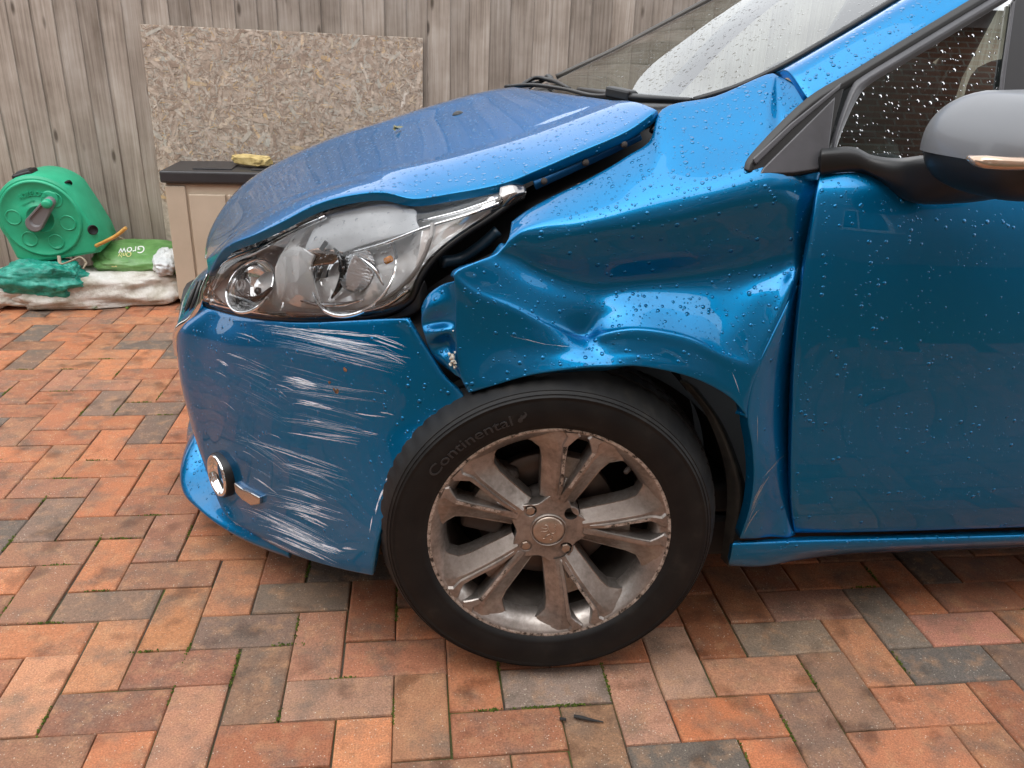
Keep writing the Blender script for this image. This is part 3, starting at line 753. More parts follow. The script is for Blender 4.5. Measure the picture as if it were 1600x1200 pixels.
boxo('wall', (-5.3, -5.0, -4.3, 2.6, 0, 2.5), simple('backdrop_dark', (.05, .042, .035), .8), gw, 0)  # added unseen wall, kept dark to darken the bumper's reflections
boxo('roof', (-5.4, -4.9, -4.3, 2.66, 2.503, 2.62), simple('backdrop_top_dark', (.05, .05, .05), .9), gw, 0)

# ================================================================== the car
car = thing('hatchback_car', 'metallic blue hatchback with crumpled front wing and scraped bumper', 'car')
def hem_sides(o): pass
def V(x, y, z): return Vector((x, y, z))
def mirY(p, c=.87): return Vector((p.x, 2*c-p.y, p.z))
def join(o, *others):
    bm = bmesh.new(); bm.from_mesh(o.data)
    for q in others:
        bm.from_mesh(q.data); me = q.data; bpy.data.objects.remove(q); bpy.data.meshes.remove(me)
    bm.to_mesh(o.data); bm.free(); o.data.polygons.foreach_set('use_smooth', [True]*len(o.data.polygons)); return o

# ---------------------------------------------------------------- bonnet
b0 = [(326,428,.40),(352,386,.335),(400,365,.28),(440,346,.25),(490,320,.225),(540,305,.20),(600,299,.18),(645,309,.165),(700,302,.15),(790,284,.135),(840,264,.125),(900,238,.122),(980,203,.125),(1024,172,.14)]
b1 = [(321,402),(326,368),(341,335),(366,302),(400,273),(440,250),(490,227),(530,211),(590,192),(650,172),(690,160),(730,149),(765,141),(800,136)]
def bonnet_grid():
    E0 = [U(*q) for q in b0]; ES = [q.copy() for q in E0]
    for _ in range(10): ES = [ES[0]]+[(ES[i-1]+ES[i]*2+ES[i+1])/4 for i in range(1, len(ES)-1)]+[ES[-1]]
    rows = []
    for t in (0, .07, .14, .195, .225, .27, .42, .62, .82, 1.0):
        row = []
        for ea, es, (x1, y1) in zip(E0, ES, b1):
            a = ea.lerp(es, min(1, t/.14)); c = U(x1, y1, .87)
            p = a.lerp(c, t); h = .024*(1-.8*(len(row)/13)**1.5)
            if t < .21: p.z += h*(1-(1-t/.21)**2)+.004*math.sin(t/.21*3.14)
            else: p.z += h*(1-((t-.21)/.79))
            row.append(p)
        rows.append(row)
    far = []
    for r_ in rows[-2::-1]: far.append([mirY(p)-Vector((0, 0, .012)) for p in r_])
    return rows+far
patch('bonnet', bonnet_grid(), PAINT, car, 5, 3, 0, .016, .0025, Vector((-.2, -.6, 1)))
# washer jet and fallen leaf on the bonnet
l_, n_ = on('bonnet', 715, 178)
jm = Matrix.Translation(l_) @ n_.to_track_quat('Z', 'Y').to_matrix().to_4x4()
lathe('washer_jet', [(.0, .006), (.006, .0055), (.010, .003), (.0125, 0), (.0125, -.003)], jm, BLACK, car, 20)
l_, n_ = on('bonnet', 621, 205)
lv, lf = [], []
for k in range(9):
    a = k*.9; c = l_+Vector((rng.uniform(-.007, .007), rng.uniform(-.007, .007), .002+rng.uniform(0, .009))); d = Vector((math.cos(a), math.sin(a), rng.uniform(-.5, .8)))*.008; e = Vector((-math.sin(a), math.cos(a), rng.uniform(-.5, .5)))*.004
    s_ = len(lv); lv += [c-d, c+e, c+d, c-e]; lf.append((s_, s_+1, s_+2, s_+3))
tag(link('leaf_scrap', lv, lf, simple('dead_leaf', (.16, .15, .06), .7), None, False), 'small crumpled leaf scrap lying on the blue bonnet', 'leaf')

# ---------------------------------------------------------------- bumper
bump_rows = [
 [(318,480,.47),(345,489,.41),(385,498,.33),(460,506,.21),(540,504,.125),(600,501,.078),(634,501,.052)],
 [(281,516,.50),(318,527,.43),(362,537,.34),(445,548,.215),(530,550,.120),(608,549,.062),(664,547,.036)],
 [(279,555,.51),(315,564,.43),(362,572,.335),(445,584,.212),(535,590,.110),(622,594,.048),(692,590,.022)],
 [(285,605,.51),(318,614,.43),(362,622,.335),(440,634,.215),(530,640,.112),(625,642,.042),(723,627,.010)],
 [(299,662,.51),(328,672,.43),(368,682,.335),(440,695,.215),(520,701,.118),(595,699,.050),(661,690,.006)],
 [(316,718,.49),(342,729,.42),(380,742,.33),(445,760,.21),(515,768,.118),(572,769,.052),(617,766,.008)],
 [(334,766,.44),(360,782,.38),(398,800,.30),(450,820,.205),(512,831,.118),(560,833,.052),(592,829,.012)],
 [(352,803,.38),(376,820,.34),(410,838,.28),(455,858,.20),(508,872,.118),(552,880,.058),(581,885,.020)],
 [(366,815,.365),(386,829,.335),(416,846,.28),(458,866,.205),(508,882,.125),(550,892,.066),(580,898,.028)]]
rows = []
for r_ in bump_rows:
    pts = [U(*p) for p in r_]
    a = pts[0]; fr = Vector((a.x-.065, .87, a.z)); md = Vector((a.x-.035, a.y+.14, a.z))
    rows.append([mirY(a), mirY(md), fr, md]+pts)
bumper = patch('front_bumper', rows, PAINT, car, 7, 7, 1, .010, .003, Vector((-.5, -.8, .1)))
bumper['label'] = 'front bumper streaked with white scrapes'
# lower lip
lip = []
for r_ in ([(304,684,.62),(318,722,.57),(338,756,.50),(360,792,.40),(396,824,.325),(450,852,.25)], [(287,716,.595),(297,752,.54),(322,783,.465),(352,812,.385),(394,838,.315),(450,862,.248)], [(281,744,.58),(287,770,.525),(312,796,.45),(346,822,.378),(394,847,.31),(450,868,.247)], [(290,758,.59),(297,780,.53),(320,803,.455),(352,828,.38),(398,852,.315),(452,872,.255)]):
    pts = [U(*p) for p in r_]; a = pts[0]
    lip.append([mirY(a), Vector((a.x-.05, .87, a.z-.01)), Vector((a.x-.02, .72, a.z-.005))]+pts)
patch('bumper_lip', lip, PAINT, bumper, 6, 6, 0, .02, .002, Vector((-.6, -.6, .3)))
# grille between bonnet nose, headlight and bumper
gr = []
for r_ in ([(324,432,.50),(319,455,.50),(313,478,.49)], [(312,445,.56),(303,470,.54),(292,506,.52)], [(300,458,.60),(290,484,.58),(281,512,.55)], [(284,480,.70),(279,498,.66),(275,520,.60)]):
    gr.append([U(*p) for p in r_])
gg = [[q for q in r_] for r_ in gr]
gg.append([Vector((p.x-.03, .87, p.z+.01)) for p in gr[-1]])
gg += [[mirY(p) for p in r_] for r_ in reversed(gr)]
patch('grille', gg, BLACK, car, 5, 4, 0, .02, .001, Vector((-1, -.3, .3)))
tube('grille_trim', [U(327,430,.47), U(318,452,.475), U(312,478,.475), U(297,500,.495), U(280,512,.51), U(275,530,.525), U(277,555,.525)], [.006, .007, .008, .008, .006], CHROME, car, 10, 6)
for k, (a, c) in enumerate((((309,440,.55),(283,508,.56)), ((315,438,.53),(292,504,.53)), ((302,452,.58),(279,512,.585)))):
    tube('grille_bar', [U(*a), U(*c)], .004, SATIN, car, 8)
boxo('grille_mesh', (-.26, -.2, .66, 1.08, .40, .60), VOID, car, .01)
# fog lamp
l_, n_ = on('front_bumper', 350, 740)
fa = (n_*.55+Vector((-.80, -.50, 0.04))).normalized()
e1 = fa.cross(Vector((0, 0, 1))).normalized(); e2 = e1.cross(fa) * -1
if e2.z < 0: e2 = -e2
FM = Matrix((e1, e2, fa)).transposed().to_4x4(); FM.translation = l_+n_*.0125
fog = lathe('fog_lamp', [(.047, -.012), (.0475, .004), (.045, .0075), (.041, .006), (.038, -.004)], FM, CHROME, bumper, 48)
lathe('reflector', [(.0385, -.004), (.036, -.008), (.026, -.0125), (.012, -.0145), (0, -.015)], FM, CHROME, fog, 40)
lathe('surround', [(.0505, -.018), (.0505, .0), (.049, .003), (.0475, .002)], FM, BLACK, fog, 40)
pts = [(371,752),(384,762),(398,768),(411,775),(411,786),(398,788),(384,779),(374,768)]
cc_, cn = on('front_bumper', 390, 771)
P_ = []
for x, y in pts:
    q, nn_ = on('front_bumper', x, y); P_.append(q+nn_*.010)
plate('fog_trim', P_, cn, -.012, simple('brushed_trim', (.55, .53, .51), .22, 1), fog, .003)

# ---------------------------------------------------------------- headlight
ht = [(316,466,.475),(323,436,.435),(345,403,.38),(400,379,.31),(450,355,.265),(500,329,.238),(560,311,.212),(612,305,.195),(645,318,.18),(720,308,.16),(785,293,.145),(814,289,.14)]
hb = [(317,473,.475),(331,481,.445),(370,490,.36),(430,497,.255),(500,499,.178),(560,495,.132),(606,486,.102),(640,466,.085),(654,430,.083),(692,386,.09),(758,343,.11),(813,302,.13)]
def lens_grid():
    T = [U(*p) for p in ht]; B = [U(*p) for p in hb]; rows = []
    for t in (0, .12, .35, .6, .85, 1):
        row = []
        for i, (a, c) in enumerate(zip(T, B)):
            p = a.lerp(c, t); k = 4*t*(1-t)*min(1, (a-c).length/.12)
            row.append(p+Vector((-.012, -.020, .006))*k)
        rows.append(row)
    return surf(rows, 5, 4)
LG = lens_grid()
def lp(s, t, d=0):
    nr, nc = len(LG), len(LG[0]); a = min(max(s, 0), .9999)*(nc-1); b = min(max(t, 0), .9999)*(nr-1); i, j = int(a), int(b); u, v = a-i, b-j
    p = (LG[j][i]*(1-u)+LG[j][i+1]*u)*(1-v)+(LG[j+1][i]*(1-u)+LG[j+1][i+1]*u)*v
    return p+Vector((.30, .93, -.12))*d
head = patch('headlight', None, CLEAR, car, hem=.010, lip=.001, grid=LG, face=Vector((-.3, -1, .1)))
head['label'] = 'clear headlight with chrome reflectors, knocked loose'
lensb = BVHTree.FromPolygons([p for r_ in LG for p in r_], [(j*len(LG[0])+i, j*len(LG[0])+i+1, (j+1)*len(LG[0])+i+1, (j+1)*len(LG[0])+i) for j in range(len(LG)-1) for i in range(len(LG[0])-1)])
def inl(x, y, d):
    dd = ray(x, y).normalized(); loc = lensb.ray_cast(CAM, dd)[0]
    if loc is None:
        loc = lensb.find_nearest(U(x, y, .2))[0]
    return loc+dd*d
def housing_mat():
    m, n, l, b = new_mat('faceted_reflector'); co = objco(n, l)
    b.inputs['Base Color'].default_value = (.90, .91, .92, 1); b.inputs['Metallic'].default_value = .42; b.inputs['Roughness'].default_value = .05
    v = n.new('ShaderNodeTexVoronoi'); v.inputs['Scale'].default_value = 24; v.feature = 'F1'; l.new(co, v.inputs['Vector'])
    l.new(bump_n(n, l, v.outputs['Distance'], .02, .26), b.inputs['Normal']); return m
HOUSING = housing_mat()
# housing shell: dark rim round the lens, chrome inner shell with facets
hs = [[lp(s/16, t/6, (.004 if t in (0,) else .010+.125*(1-t/6)**1.1)*(min(1, (s+.3)/3)*min(1, (16.3-s)/6))**.8+.006) for s in range(17)] for t in range(7)]
patch('housing', None, HOUSING, head, grid=[[p for p in r_] for r_ in surf(hs, 2, 2)], hem=0)
def rimtube(name, keys, rad, mat, flat=None): return tube(name, [inl(*k) for k in keys], rad, mat, head, 8, 5, True, flat)
def bowl(name, x, y, d, axis, rx, depth, mat, seg=48):
    a = Vector(axis).normalized(); e1 = a.cross(Vector((0, 0, 1))).normalized(); e2 = a.cross(e1)*-1
    if e2.z < 0: e2 = -e2
    M = Matrix((e1, e2, a)).transposed().to_4x4(); M.translation = inl(x, y, d)
    prof = [(0, -depth)]+[(rx*math.sin(k/9*1.5708), -depth*max(0, math.cos(k/9*1.5708))**1.2) for k in range(1, 10)]+[(rx*1.05, .002), (rx*1.08, -.003)]
    o = lathe(name, prof, M, mat, head, seg)
    return o, M
BOWLM = simple('aluminised_bowl', (.94, .95, .96), .04, .86)
AX = (-.46, -.62, .64)
o1, M1 = bowl('reflector_bowl', 552, 424, .058, AX, .082, .060, BOWLM)
o2, M2 = bowl('reflector_bowl', 390, 446, .045, (-.50, -.60, .62), .054, .045, BOWLM)
# facets of the big bowl
for k, (r0, r1, a0, a1) in enumerate(((.030, .066, -20, 25), (.030, .066, 38, 80), (.028, .064, 150, 200), (.03, .066, 215, 260))):
    vv = []
    for rr, hh in ((r0, -.040), (r1, -.018)):
        for q in range(7):
            a = R(a0+(a1-a0)*q/6); vv.append(M1 @ Vector((rr*math.cos(a), rr*math.sin(a), hh+.006)))
    link('facet', vv, [(q, q+1, q+8, q+7) for q in range(6)], CHROME, o1, False)
# ribbed dipped-beam lens standing in the bowl
rv, rf = [], []
RM1 = M1 @ Matrix.Translation((-.014, .000, .006)) @ Matrix.Rotation(R(10), 4, 'X') @ Matrix.Rotation(R(-26), 4, 'Y')
nr_ = 30
for k in range(nr_+1):
    y = -.040+.080*k/nr_; hw = math.sqrt(max(0, .041**2-y*y))*.72; zz = .010+(.0030 if k % 2 else 0)
    rv += [RM1 @ Vector((-hw, y, zz-.004)), RM1 @ Vector((-hw*.5, y, zz)), RM1 @ Vector((hw*.5, y, zz)), RM1 @ Vector((hw, y, zz-.006))]
for k in range(nr_):
    for q in range(3): rf.append((k*4+q, k*4+q+1, k*4+q+5, k*4+q+4))
link('ribbed_lens', rv, rf, simple('ribbed_glass', (.80, .82, .84), .16, .85), o1, False)
lathe('bulb_shield', [(.0, .030), (.010, .030), (.013, .026), (.013, -.02)], M1 @ Matrix.Translation((.026, .006, -.03)), SATIN, o1, 20)
lathe('bulb', [(0, .012), (.006, .010), (.008, .004), (.008, -.012)], M2 @ Matrix.Translation((0, 0, -.03)), SATIN, o2, 16)
# pale plate painting the sky's reflection in the lens; chrome fins
SKYGLARE = cloth('pale_sky_glare', [(.3, (.36, .37, .39)), (.7, (.50, .52, .54))], 12, .12, .0015)
vvv = [[inl(470,402,.030), inl(500,346,.022), inl(560,322,.016), inl(622,313,.012), inl(650,330,.012)], [inl(486,410,.034), inl(520,372,.030), inl(570,352,.024), inl(620,345,.018), inl(650,346,.014)], [inl(498,416,.040), inl(540,392,.036), inl(580,378,.030), inl(625,366,.022), inl(655,357,.016)]]
patch('sky_glare_plate', vvv, SKYGLARE, head, 6, 5, 0, .006, .001)
wt = simple('bright_reflector', (.95, .95, .95), .06, .42)
patch('chrome_fin', [[inl(660,356,.012), inl(700,345,.012), inl(750,328,.010), inl(798,308,.006)], [inl(655,392,.026), inl(690,372,.024), inl(740,345,.018), inl(795,315,.008)], [inl(640,452,.030), inl(668,405,.026), inl(712,370,.018), inl(790,322,.008)]], wt, head, 6, 5, 0, .004, .0008)
rimtube('fin_edge', [(545,396,.022), (600,380,.018), (660,357,.012), (730,336,.008), (802,309,.005)], .0032, CHROME)
rimtube('fin_edge', [(660,345,.012), (720,330,.009), (800,302,.004)], .0026, CHROME)
rimtube('curved_bead', [(676,349,.006), (672,375,.012), (655,415,.018), (625,450,.020), (580,478,.018), (520,489,.012), (450,488,.008)], .0036, simple('grey_bead', (.36, .34, .33), .35))
rimtube('top_bead', [(330,452,.010), (352,412,.010), (410,386,.010), (460,360,.010), (510,338,.010)], .005, CHROME)
rimtube('lower_bead', [(330,474,.006), (380,484,.008), (450,492,.008), (530,490,.008), (600,478,.008), (640,452,.008)], .0042, CHROME)
DARKSTREAK = simple('painted_dark_streak', (.02, .02, .021), .15, .3, .5)  # dark tubes added to paint the black parts of the chrome's reflections
for keys_, rad_ in (([(522,388,.03), (533,404,.03), (537,424,.032), (531,446,.034), (518,466,.034)], [.002, .006, .0075, .006, .002]), ([(362,462,.03), (385,468,.034), (408,464,.034), (424,450,.034)], [.002, .006, .007, .003]), ([(352,418,.02), (372,408,.022), (400,402,.024)], [.002, .003, .002])):
    tube('painted_dark_streak', [inl(*q) for q in keys_], rad_, DARKSTREAK, head, 8, 5, True)
for keys_ in ([(470,470,.02), (500,476,.018), (535,476,.018), (570,468,.02)], [(560,400,.03), (585,420,.032), (600,446,.03)], [(330,448,.016), (338,466,.014), (352,476,.012)]):
    rimtube('bright_rib', keys_, [.0015, .005, .005, .0015], CHROME)
rimtube('amber_bulb', [(603,408,.026), (611,404,.022)], .006, AMBER)
patch('inner_mask', [[inl(440,400,.02), inl(462,385,.018), inl(490,400,.02)], [inl(446,430,.03), inl(466,425,.03), inl(485,418,.03)], [inl(440,470,.022), inl(470,480,.02), inl(500,482,.02)]], HOUSING, head, 5, 5, 0, .005, .001)
patch('side_mask', [[inl(470,395,.028), inl(500,388,.030), inl(535,395,.034)], [inl(462,425,.032), inl(490,415,.036), inl(520,412,.04)]], simple('copper_mask', (.42, .30, .24), .2, .9), head, 5, 5, 0, .004, .001)
patch('added_bright_shelf', [[lp(s/10, .62, .055) for s in range(1, 9)], [lp(s/10, .80, .030) for s in range(1, 9)], [lp(s/10, .95, .010) for s in range(1, 9)]], wt, head, 3, 5, 0, .004, .0008)  # shelf added to brighten the lower lamp; its white stands for reflected sky
patch('reflector_wall', [[inl(455,372,.034), inl(480,352,.036)], [inl(430,420,.046), inl(455,412,.05)], [inl(436,466,.034), inl(468,470,.036)]], wt, head, 6, 6, 0, .004, .0008)
for (x, y, d) in ((506,384,.02),): boxo('mask_clip', (-.004, .004, -.004, .004, -.009, .009), SATIN, head, .001, Matrix.Translation(inl(x, y, d)) @ Matrix.Rotation(R(35), 4, 'Y'))
# black gasket and mounting bracket
tube('gasket', [p+Vector((.004, .006, .004)) for p in [lp(i/14, 0) for i in range(15)]], .0055, VOID, head, 8, 3)
tube('gasket', [p+Vector((.004, .006, -.002)) for p in [lp(i/14, .9999) for i in range(15)]], .0065, BLACK, head, 8, 3)
patch('bracket', [[U(628,478,.10), U(652,462,.085), U(664,440,.09)], [U(622,490,.105), U(655,484,.085), U(668,455,.095)], [U(560,500,.14), U(640,496,.10), U(672,470,.11)]], BLACK, head, 5, 5, 0, .01, .002)
patch('end_cap', [[U(782,292,.135), U(800,289,.13), U(820,290,.135)], [U(780,306,.125), U(802,303,.118), U(822,302,.13)], [U(766,330,.125), U(790,322,.12), U(818,312,.135)]], simple('smoked_chrome', (.35, .33, .32), .15, .9), head, 5, 5, 0, .01, .002)

# ---------------------------------------------------------------- front wing, pushed in and folded
cols = [
 [(800,346,.075),(798,360,.050),(795,373,.032),(790,385,.058),(780,396,.058),(748,410,.030),(713,427,.004),(712,436,.002),(713,470,.006),(714,530,.008),(722,590,.004),(733,613,.002)],
 [(820,331,.080),(817,347,.050),(814,362,.026),(812,382,.054),(810,404,.070),(778,425,.036),(742,448,.006),(741,458,.002),(741,490,.004),(745,540,.006),(757,583,.000),(768,602,-.006)],
 [(855,311,.085),(852,333,.046),(848,355,.022),(843,386,.046),(838,422,.078),(822,446,.044),(806,476,.006),(806,484,.001),(806,510,.000),(808,548,-.002),(816,572,-.010),(822,586,-.016)],
 [(905,287,.090),(903,318,.044),(898,354,.012),(892,394,.042),(886,440,.082),(876,472,.052),(862,505,.012),(862,512,.006),(862,528,.000),(865,550,-.006),(870,564,-.014),(875,577,-.022)],
 [(955,260,.095),(953,302,.042),(947,347,.006),(941,394,.040),(934,449,.085),(925,484,.058),(912,523,.026),(912,529,.018),(913,540,.004),(915,551,-.008),(918,561,-.018),(922,572,-.026)],
 [(982,243,.100),(981,290,.042),(976,343,.003),(971,394,.040),(965,448,.087),(958,480,.050),(944,515,.006),(944,522,-.002),(945,537,-.006),(947,551,-.014),(950,561,-.021),(953,571,-.028)],
 [(1014,222,.110),(1014,276,.044),(1010,338,.001),(1004,392,.040),(998,445,.088),(996,478,.044),(994,509,-.006),(994,516,-.013),(994,534,-.016),(995,551,-.021),(996,560,-.026),(997,570,-.030)],
 [(1036,171,.145),(1048,240,.070),(1060,326,-.001),(1066,386,.038),(1072,437,.088),(1074,479,.042),(1076,522,-.014),(1077,530,-.022),(1079,550,-.026),(1081,569,-.030),(1083,579,-.032),(1086,590,-.033)],
 [(1118,151,.160),(1124,225,.075),(1130,306,-.002),(1136,370,.034),(1142,428,.080),(1140,480,.032),(1126,546,-.024),(1127,554,-.030),(1130,574,-.032),(1134,594,-.034),(1138,606,-.035),(1142,620,-.035)],
 [(1207,115,.172),(1194,200,.080),(1190,292,.000),(1192,356,.030),(1196,418,.066),(1190,464,.022),(1160,556,-.026),(1158,566,-.032),(1157,590,-.034),(1158,614,-.035),(1159,626,-.035),(1161,640,-.035)],
 [(1214,118,.168),(1216,205,.074),(1216,288,.004),(1220,350,.030),(1224,414,.058),(1218,454,.014),(1177,558,-.028),(1172,572,-.033),(1168,598,-.034),(1166,622,-.034),(1165,634,-.034),(1166,646,-.034)],
 [(1262,152,.080),(1250,225,.050),(1246,294,.014),(1246,350,.030),(1244,411,.046),(1239,440,.010),(1192,553,-.026),(1184,574,-.031),(1174,602,-.033),(1169,626,-.033),(1167,640,-.033),(1168,652,-.033)]]
nrw = len(cols[0])
def wy_(c, j): return (c[0], c[1], c[2]*(.50 if j in (3, 4, 5) else 1))
rows = [[U(*wy_(cols[i][j], j)) for i in range(len(cols))] for j in range(nrw)]
# last strip reaches the door gap above the ridge, and closes on the ridge lower down
gap = [(1285,215,.055),(1281,268,.040),(1274,318,.024),(1264,372,.028),(1254,418,.030),(1244,447,.008)]
for j in range(nrw):
    if j < len(gap): rows[j].append(U(*gap[j]))
    else: rows[j].append(rows[j][-1]+Vector((.0035, .0015, -.001)))
wing = patch('front_wing', rows, PAINT, car, 6, 6, 0, .022, .0022, Vector((0, -1, .3)))
wing['label'] = 'front wing crumpled with folded creases'
fold = [
 [(1243,447,.010),(1247,448,.018),(1252,446,.046)],
 [(1226,488,-.010),(1238,490,.006),(1249,488,.052)],
 [(1205,532,-.022),(1228,534,.000),(1246,534,.056)],
 [(1186,572,-.030),(1217,576,-.004),(1243,580,.058)],
 [(1174,612,-.033),(1210,618,-.008),(1241,622,.058)],
 [(1170,652,-.034),(1206,660,-.010),(1240,664,.056)],
 [(1177,700,-.030),(1211,704,-.006),(1238,706,.054)],
 [(1179,748,-.024),(1214,750,.000),(1238,750,.048)],
 [(1172,796,-.016),(1213,796,.006),(1239,796,.036)],
 [(1157,841,-.004),(1205,838,.010),(1243,835,.024)]]
fr_ = []
for r_ in fold:
    a, b_, c = [U(*p) for p in r_]; m1 = a.lerp(b_, .5)+Vector((0, -.002, 0)); m2 = b_.lerp(c, .62)+Vector((0, -.006, 0))
    fr_.append([a, m1, b_, m2, c])
fold_o = patch('wing_fold', fr_, PAINT, car, 5, 6, 0, .022, .0015, Vector((0, -1, .1)))
BVH['wing_fold'] = BVH['wing_fold']
join(wing, fold_o)
# torn tongue of the wing's front edge, bent inwards
tg = []
for r_ in ([(710,441,.010),(690,446,.035),(668,462,.05),(658,480,.055)], [(713,470,.012),(692,472,.022),(672,480,.032),(659,494,.045)], [(714,500,.012),(694,502,.030),(676,505,.040),(660,508,.045)], [(714,518,.012),(698,516,.012),(682,519,.018),(664,524,.034)], [(713,540,.012),(700,537,.034),(688,541,.036),(671,543,.040)], [(712,565,.010),(704,560,.022),(694,562,.024),(683,563,.036)], [(726,596,.010),(716,588,.016),(708,583,.02),(700,578,.035)]):
    tg.append([U(*p) for p in r_])
patch('torn_edge', tg, PAINT, wing, 6, 6, 0, .008, .0015, Vector((0, -1, .1)))
# chipped filler at the tear
fv, ff = [], []
for (x, y, s_) in ((706,558,.0052), (709,567,.0045), (710,573,.004), (704,570,.0035), (711,550,.003), (702,553,.003), (707,563,.004), (708,516,.0018)):
    c = U(x, y, .004); b_ = len(fv)
    for k in range(7):
        a = k*.8976; fv.append(c+Vector((math.cos(a)*s_*rng.uniform(.5, 1.2), -.003*rng.random(), math.sin(a)*s_*rng.uniform(.6, 1.5))))
    fv.append(c+Vector((0, -.006, 0)))
    for k in range(7): ff.append((b_+k, b_+(k+1) % 7, b_+7))
fc = link('bare_filler', fv, ff, cloth('torn_filler', [(.35, (.16, .12, .08)), (.5, (.5, .47, .4)), (.7, (.75, .74, .7))], 120, .8, .003), wing, False); fc['kind'] = 'stuff'

# dark space behind the wing, inner structure
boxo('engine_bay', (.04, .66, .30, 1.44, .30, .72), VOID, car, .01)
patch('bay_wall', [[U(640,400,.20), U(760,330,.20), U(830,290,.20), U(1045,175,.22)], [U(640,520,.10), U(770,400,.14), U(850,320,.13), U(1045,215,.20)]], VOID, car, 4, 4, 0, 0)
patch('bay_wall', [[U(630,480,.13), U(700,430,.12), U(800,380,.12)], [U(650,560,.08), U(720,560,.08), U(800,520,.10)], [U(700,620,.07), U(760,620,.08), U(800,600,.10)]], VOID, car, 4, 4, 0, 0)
patch('inner_rail', [[U(830,276,.142), U(880,254,.142), U(940,228,.146), U(998,203,.150)], [U(836,286,.128), U(888,262,.128), U(945,236,.132), U(1000,211,.138)], [U(838,296,.132), U(890,272,.132), U(950,244,.136), U(1003,218,.140)]], DARKBLUE, car, 5, 4, 0, .012, .0015)
for (x, y) in ((850,283),(915,254),(975,226)):
    lathe('bolt', [(0, .004), (.005, .004), (.006, 0)], Matrix.Translation(U(x, y, .129)) @ Matrix.Rotation(R(80), 4, 'X'), IRON, car, 12)
tube('bay_hose', [U(690,410,.11), U(720,404,.13), U(750,385,.13), U(778,360,.13)], .010, simple('bay_blue_black', (.01, .03, .05), .4), car, 10)
# hinge bits at the rear corner of the bonnet
tube('bonnet_hinge', [U(1022,178,.17), U(1026,190,.155), U(1020,206,.145)], .007, SATIN, car, 8)
tube('bonnet_hinge', [U(1030,184,.16), U(1030,200,.15)], .005, CHROME, car, 8)

# ---------------------------------------------------------------- door and sill
dr = []
for z_rows in ([(1283,273,.020),(1330,270,.012),(1420,272,.010),(1510,268,.008),(1600,264,.008)], [(1279,296,.006),(1330,296,-.006),(1420,298,-.010),(1510,296,-.012),(1600,293,-.012)], [(1272,345,-.008),(1330,346,-.020),(1420,348,-.026),(1510,347,-.028),(1600,345,-.028)],
  [(1259,420,-.012),(1330,425,-.026),(1420,428,-.032),(1510,427,-.034),(1600,426,-.034)], [(1250,490,-.012),(1330,496,-.026),(1420,500,-.032),(1510,498,-.034),(1600,496,-.034)], [(1243,570,-.008),(1330,575,-.020),(1420,578,-.026),(1510,576,-.028),(1600,574,-.028)],
  [(1240,650,-.006),(1330,655,-.014),(1420,657,-.018),(1510,655,-.019),(1600,652,-.019)], [(1238,730,-.002),(1330,733,-.010),(1420,734,-.014),(1510,732,-.014),(1600,728,-.014)], [(1239,790,.006),(1330,792,.000),(1420,791,-.004),(1510,788,-.004),(1600,785,-.004)], [(1243,832,.020),(1330,831,.016),(1420,829,.014),(1510,826,.014),(1600,823,.014)]):
    pts = [U(*p) for p in z_rows]; a = pts[-1]
    pts.append(Vector((1.95, a.y+.004, a.z))); dr.append(pts)
patch('front_door', dr, PAINT, car, 8, 6, 0, .02, .0028, Vector((0, -1, .05)))
rear = [[Vector((1.956, p.y, p.z)) if k == 0 else Vector((1.956+.45*k, p.y+.02*k*k*.5, p.z)) for k in range(5)] for p in [r_[-1] for r_ in dr]]
patch('rear_side', rear, PAINT, car, 4, 5, 0, .02, .0028, Vector((0, -1, .05)))
sl = []
for r_ in ([(1148,845,.012),(1200,842,.016),(1243,839,.020),(1330,836,.030),(1460,832,.032),(1600,828,.032)], [(1146,850,.000),(1200,848,.002),(1245,846,.004),(1330,844,.012),(1460,841,.014),(1600,837,.014)], [(1143,868,.000),(1192,866,.000),(1250,861,.004),(1330,855,.012),(1460,850,.014),(1600,845,.014)], [(1140,880,.006),(1188,881,.010),(1255,870,.020),(1330,863,.034),(1460,858,.042),(1600,853,.042)], [(1141,884,.016),(1189,885,.020),(1256,874,.04),(1330,866,.06),(1460,861,.07),(1600,856,.07)]):
    pts = [U(*p) for p in r_]; a = pts[-1]; pts.append(Vector((3.0, a.y, a.z+.005))); sl.append(pts)
patch('sill', sl, PAINT, car, 8, 5, 0, .012, .0015, Vector((0, -1, .2)))
# plain closing pieces: underside, floor side
boxo('underbody', (.72, 3.4, .10, 1.64, .17, .26), VOID, car, .01)
boxo('inner_side', (.80, 3.4, .045, .09, .26, .90), VOID, car, .005)
boxo('far_side', (.80, 3.7, 1.62, 1.71, .2, .93), PAINT, car, .03)
boxo('far_wing', (-.05, .80, 1.60, 1.68, .2, .66), PAINT, car, .03)
boxo('nose_core', (-.14, .06, .52, 1.22, .22, .40), VOID, car, .01)

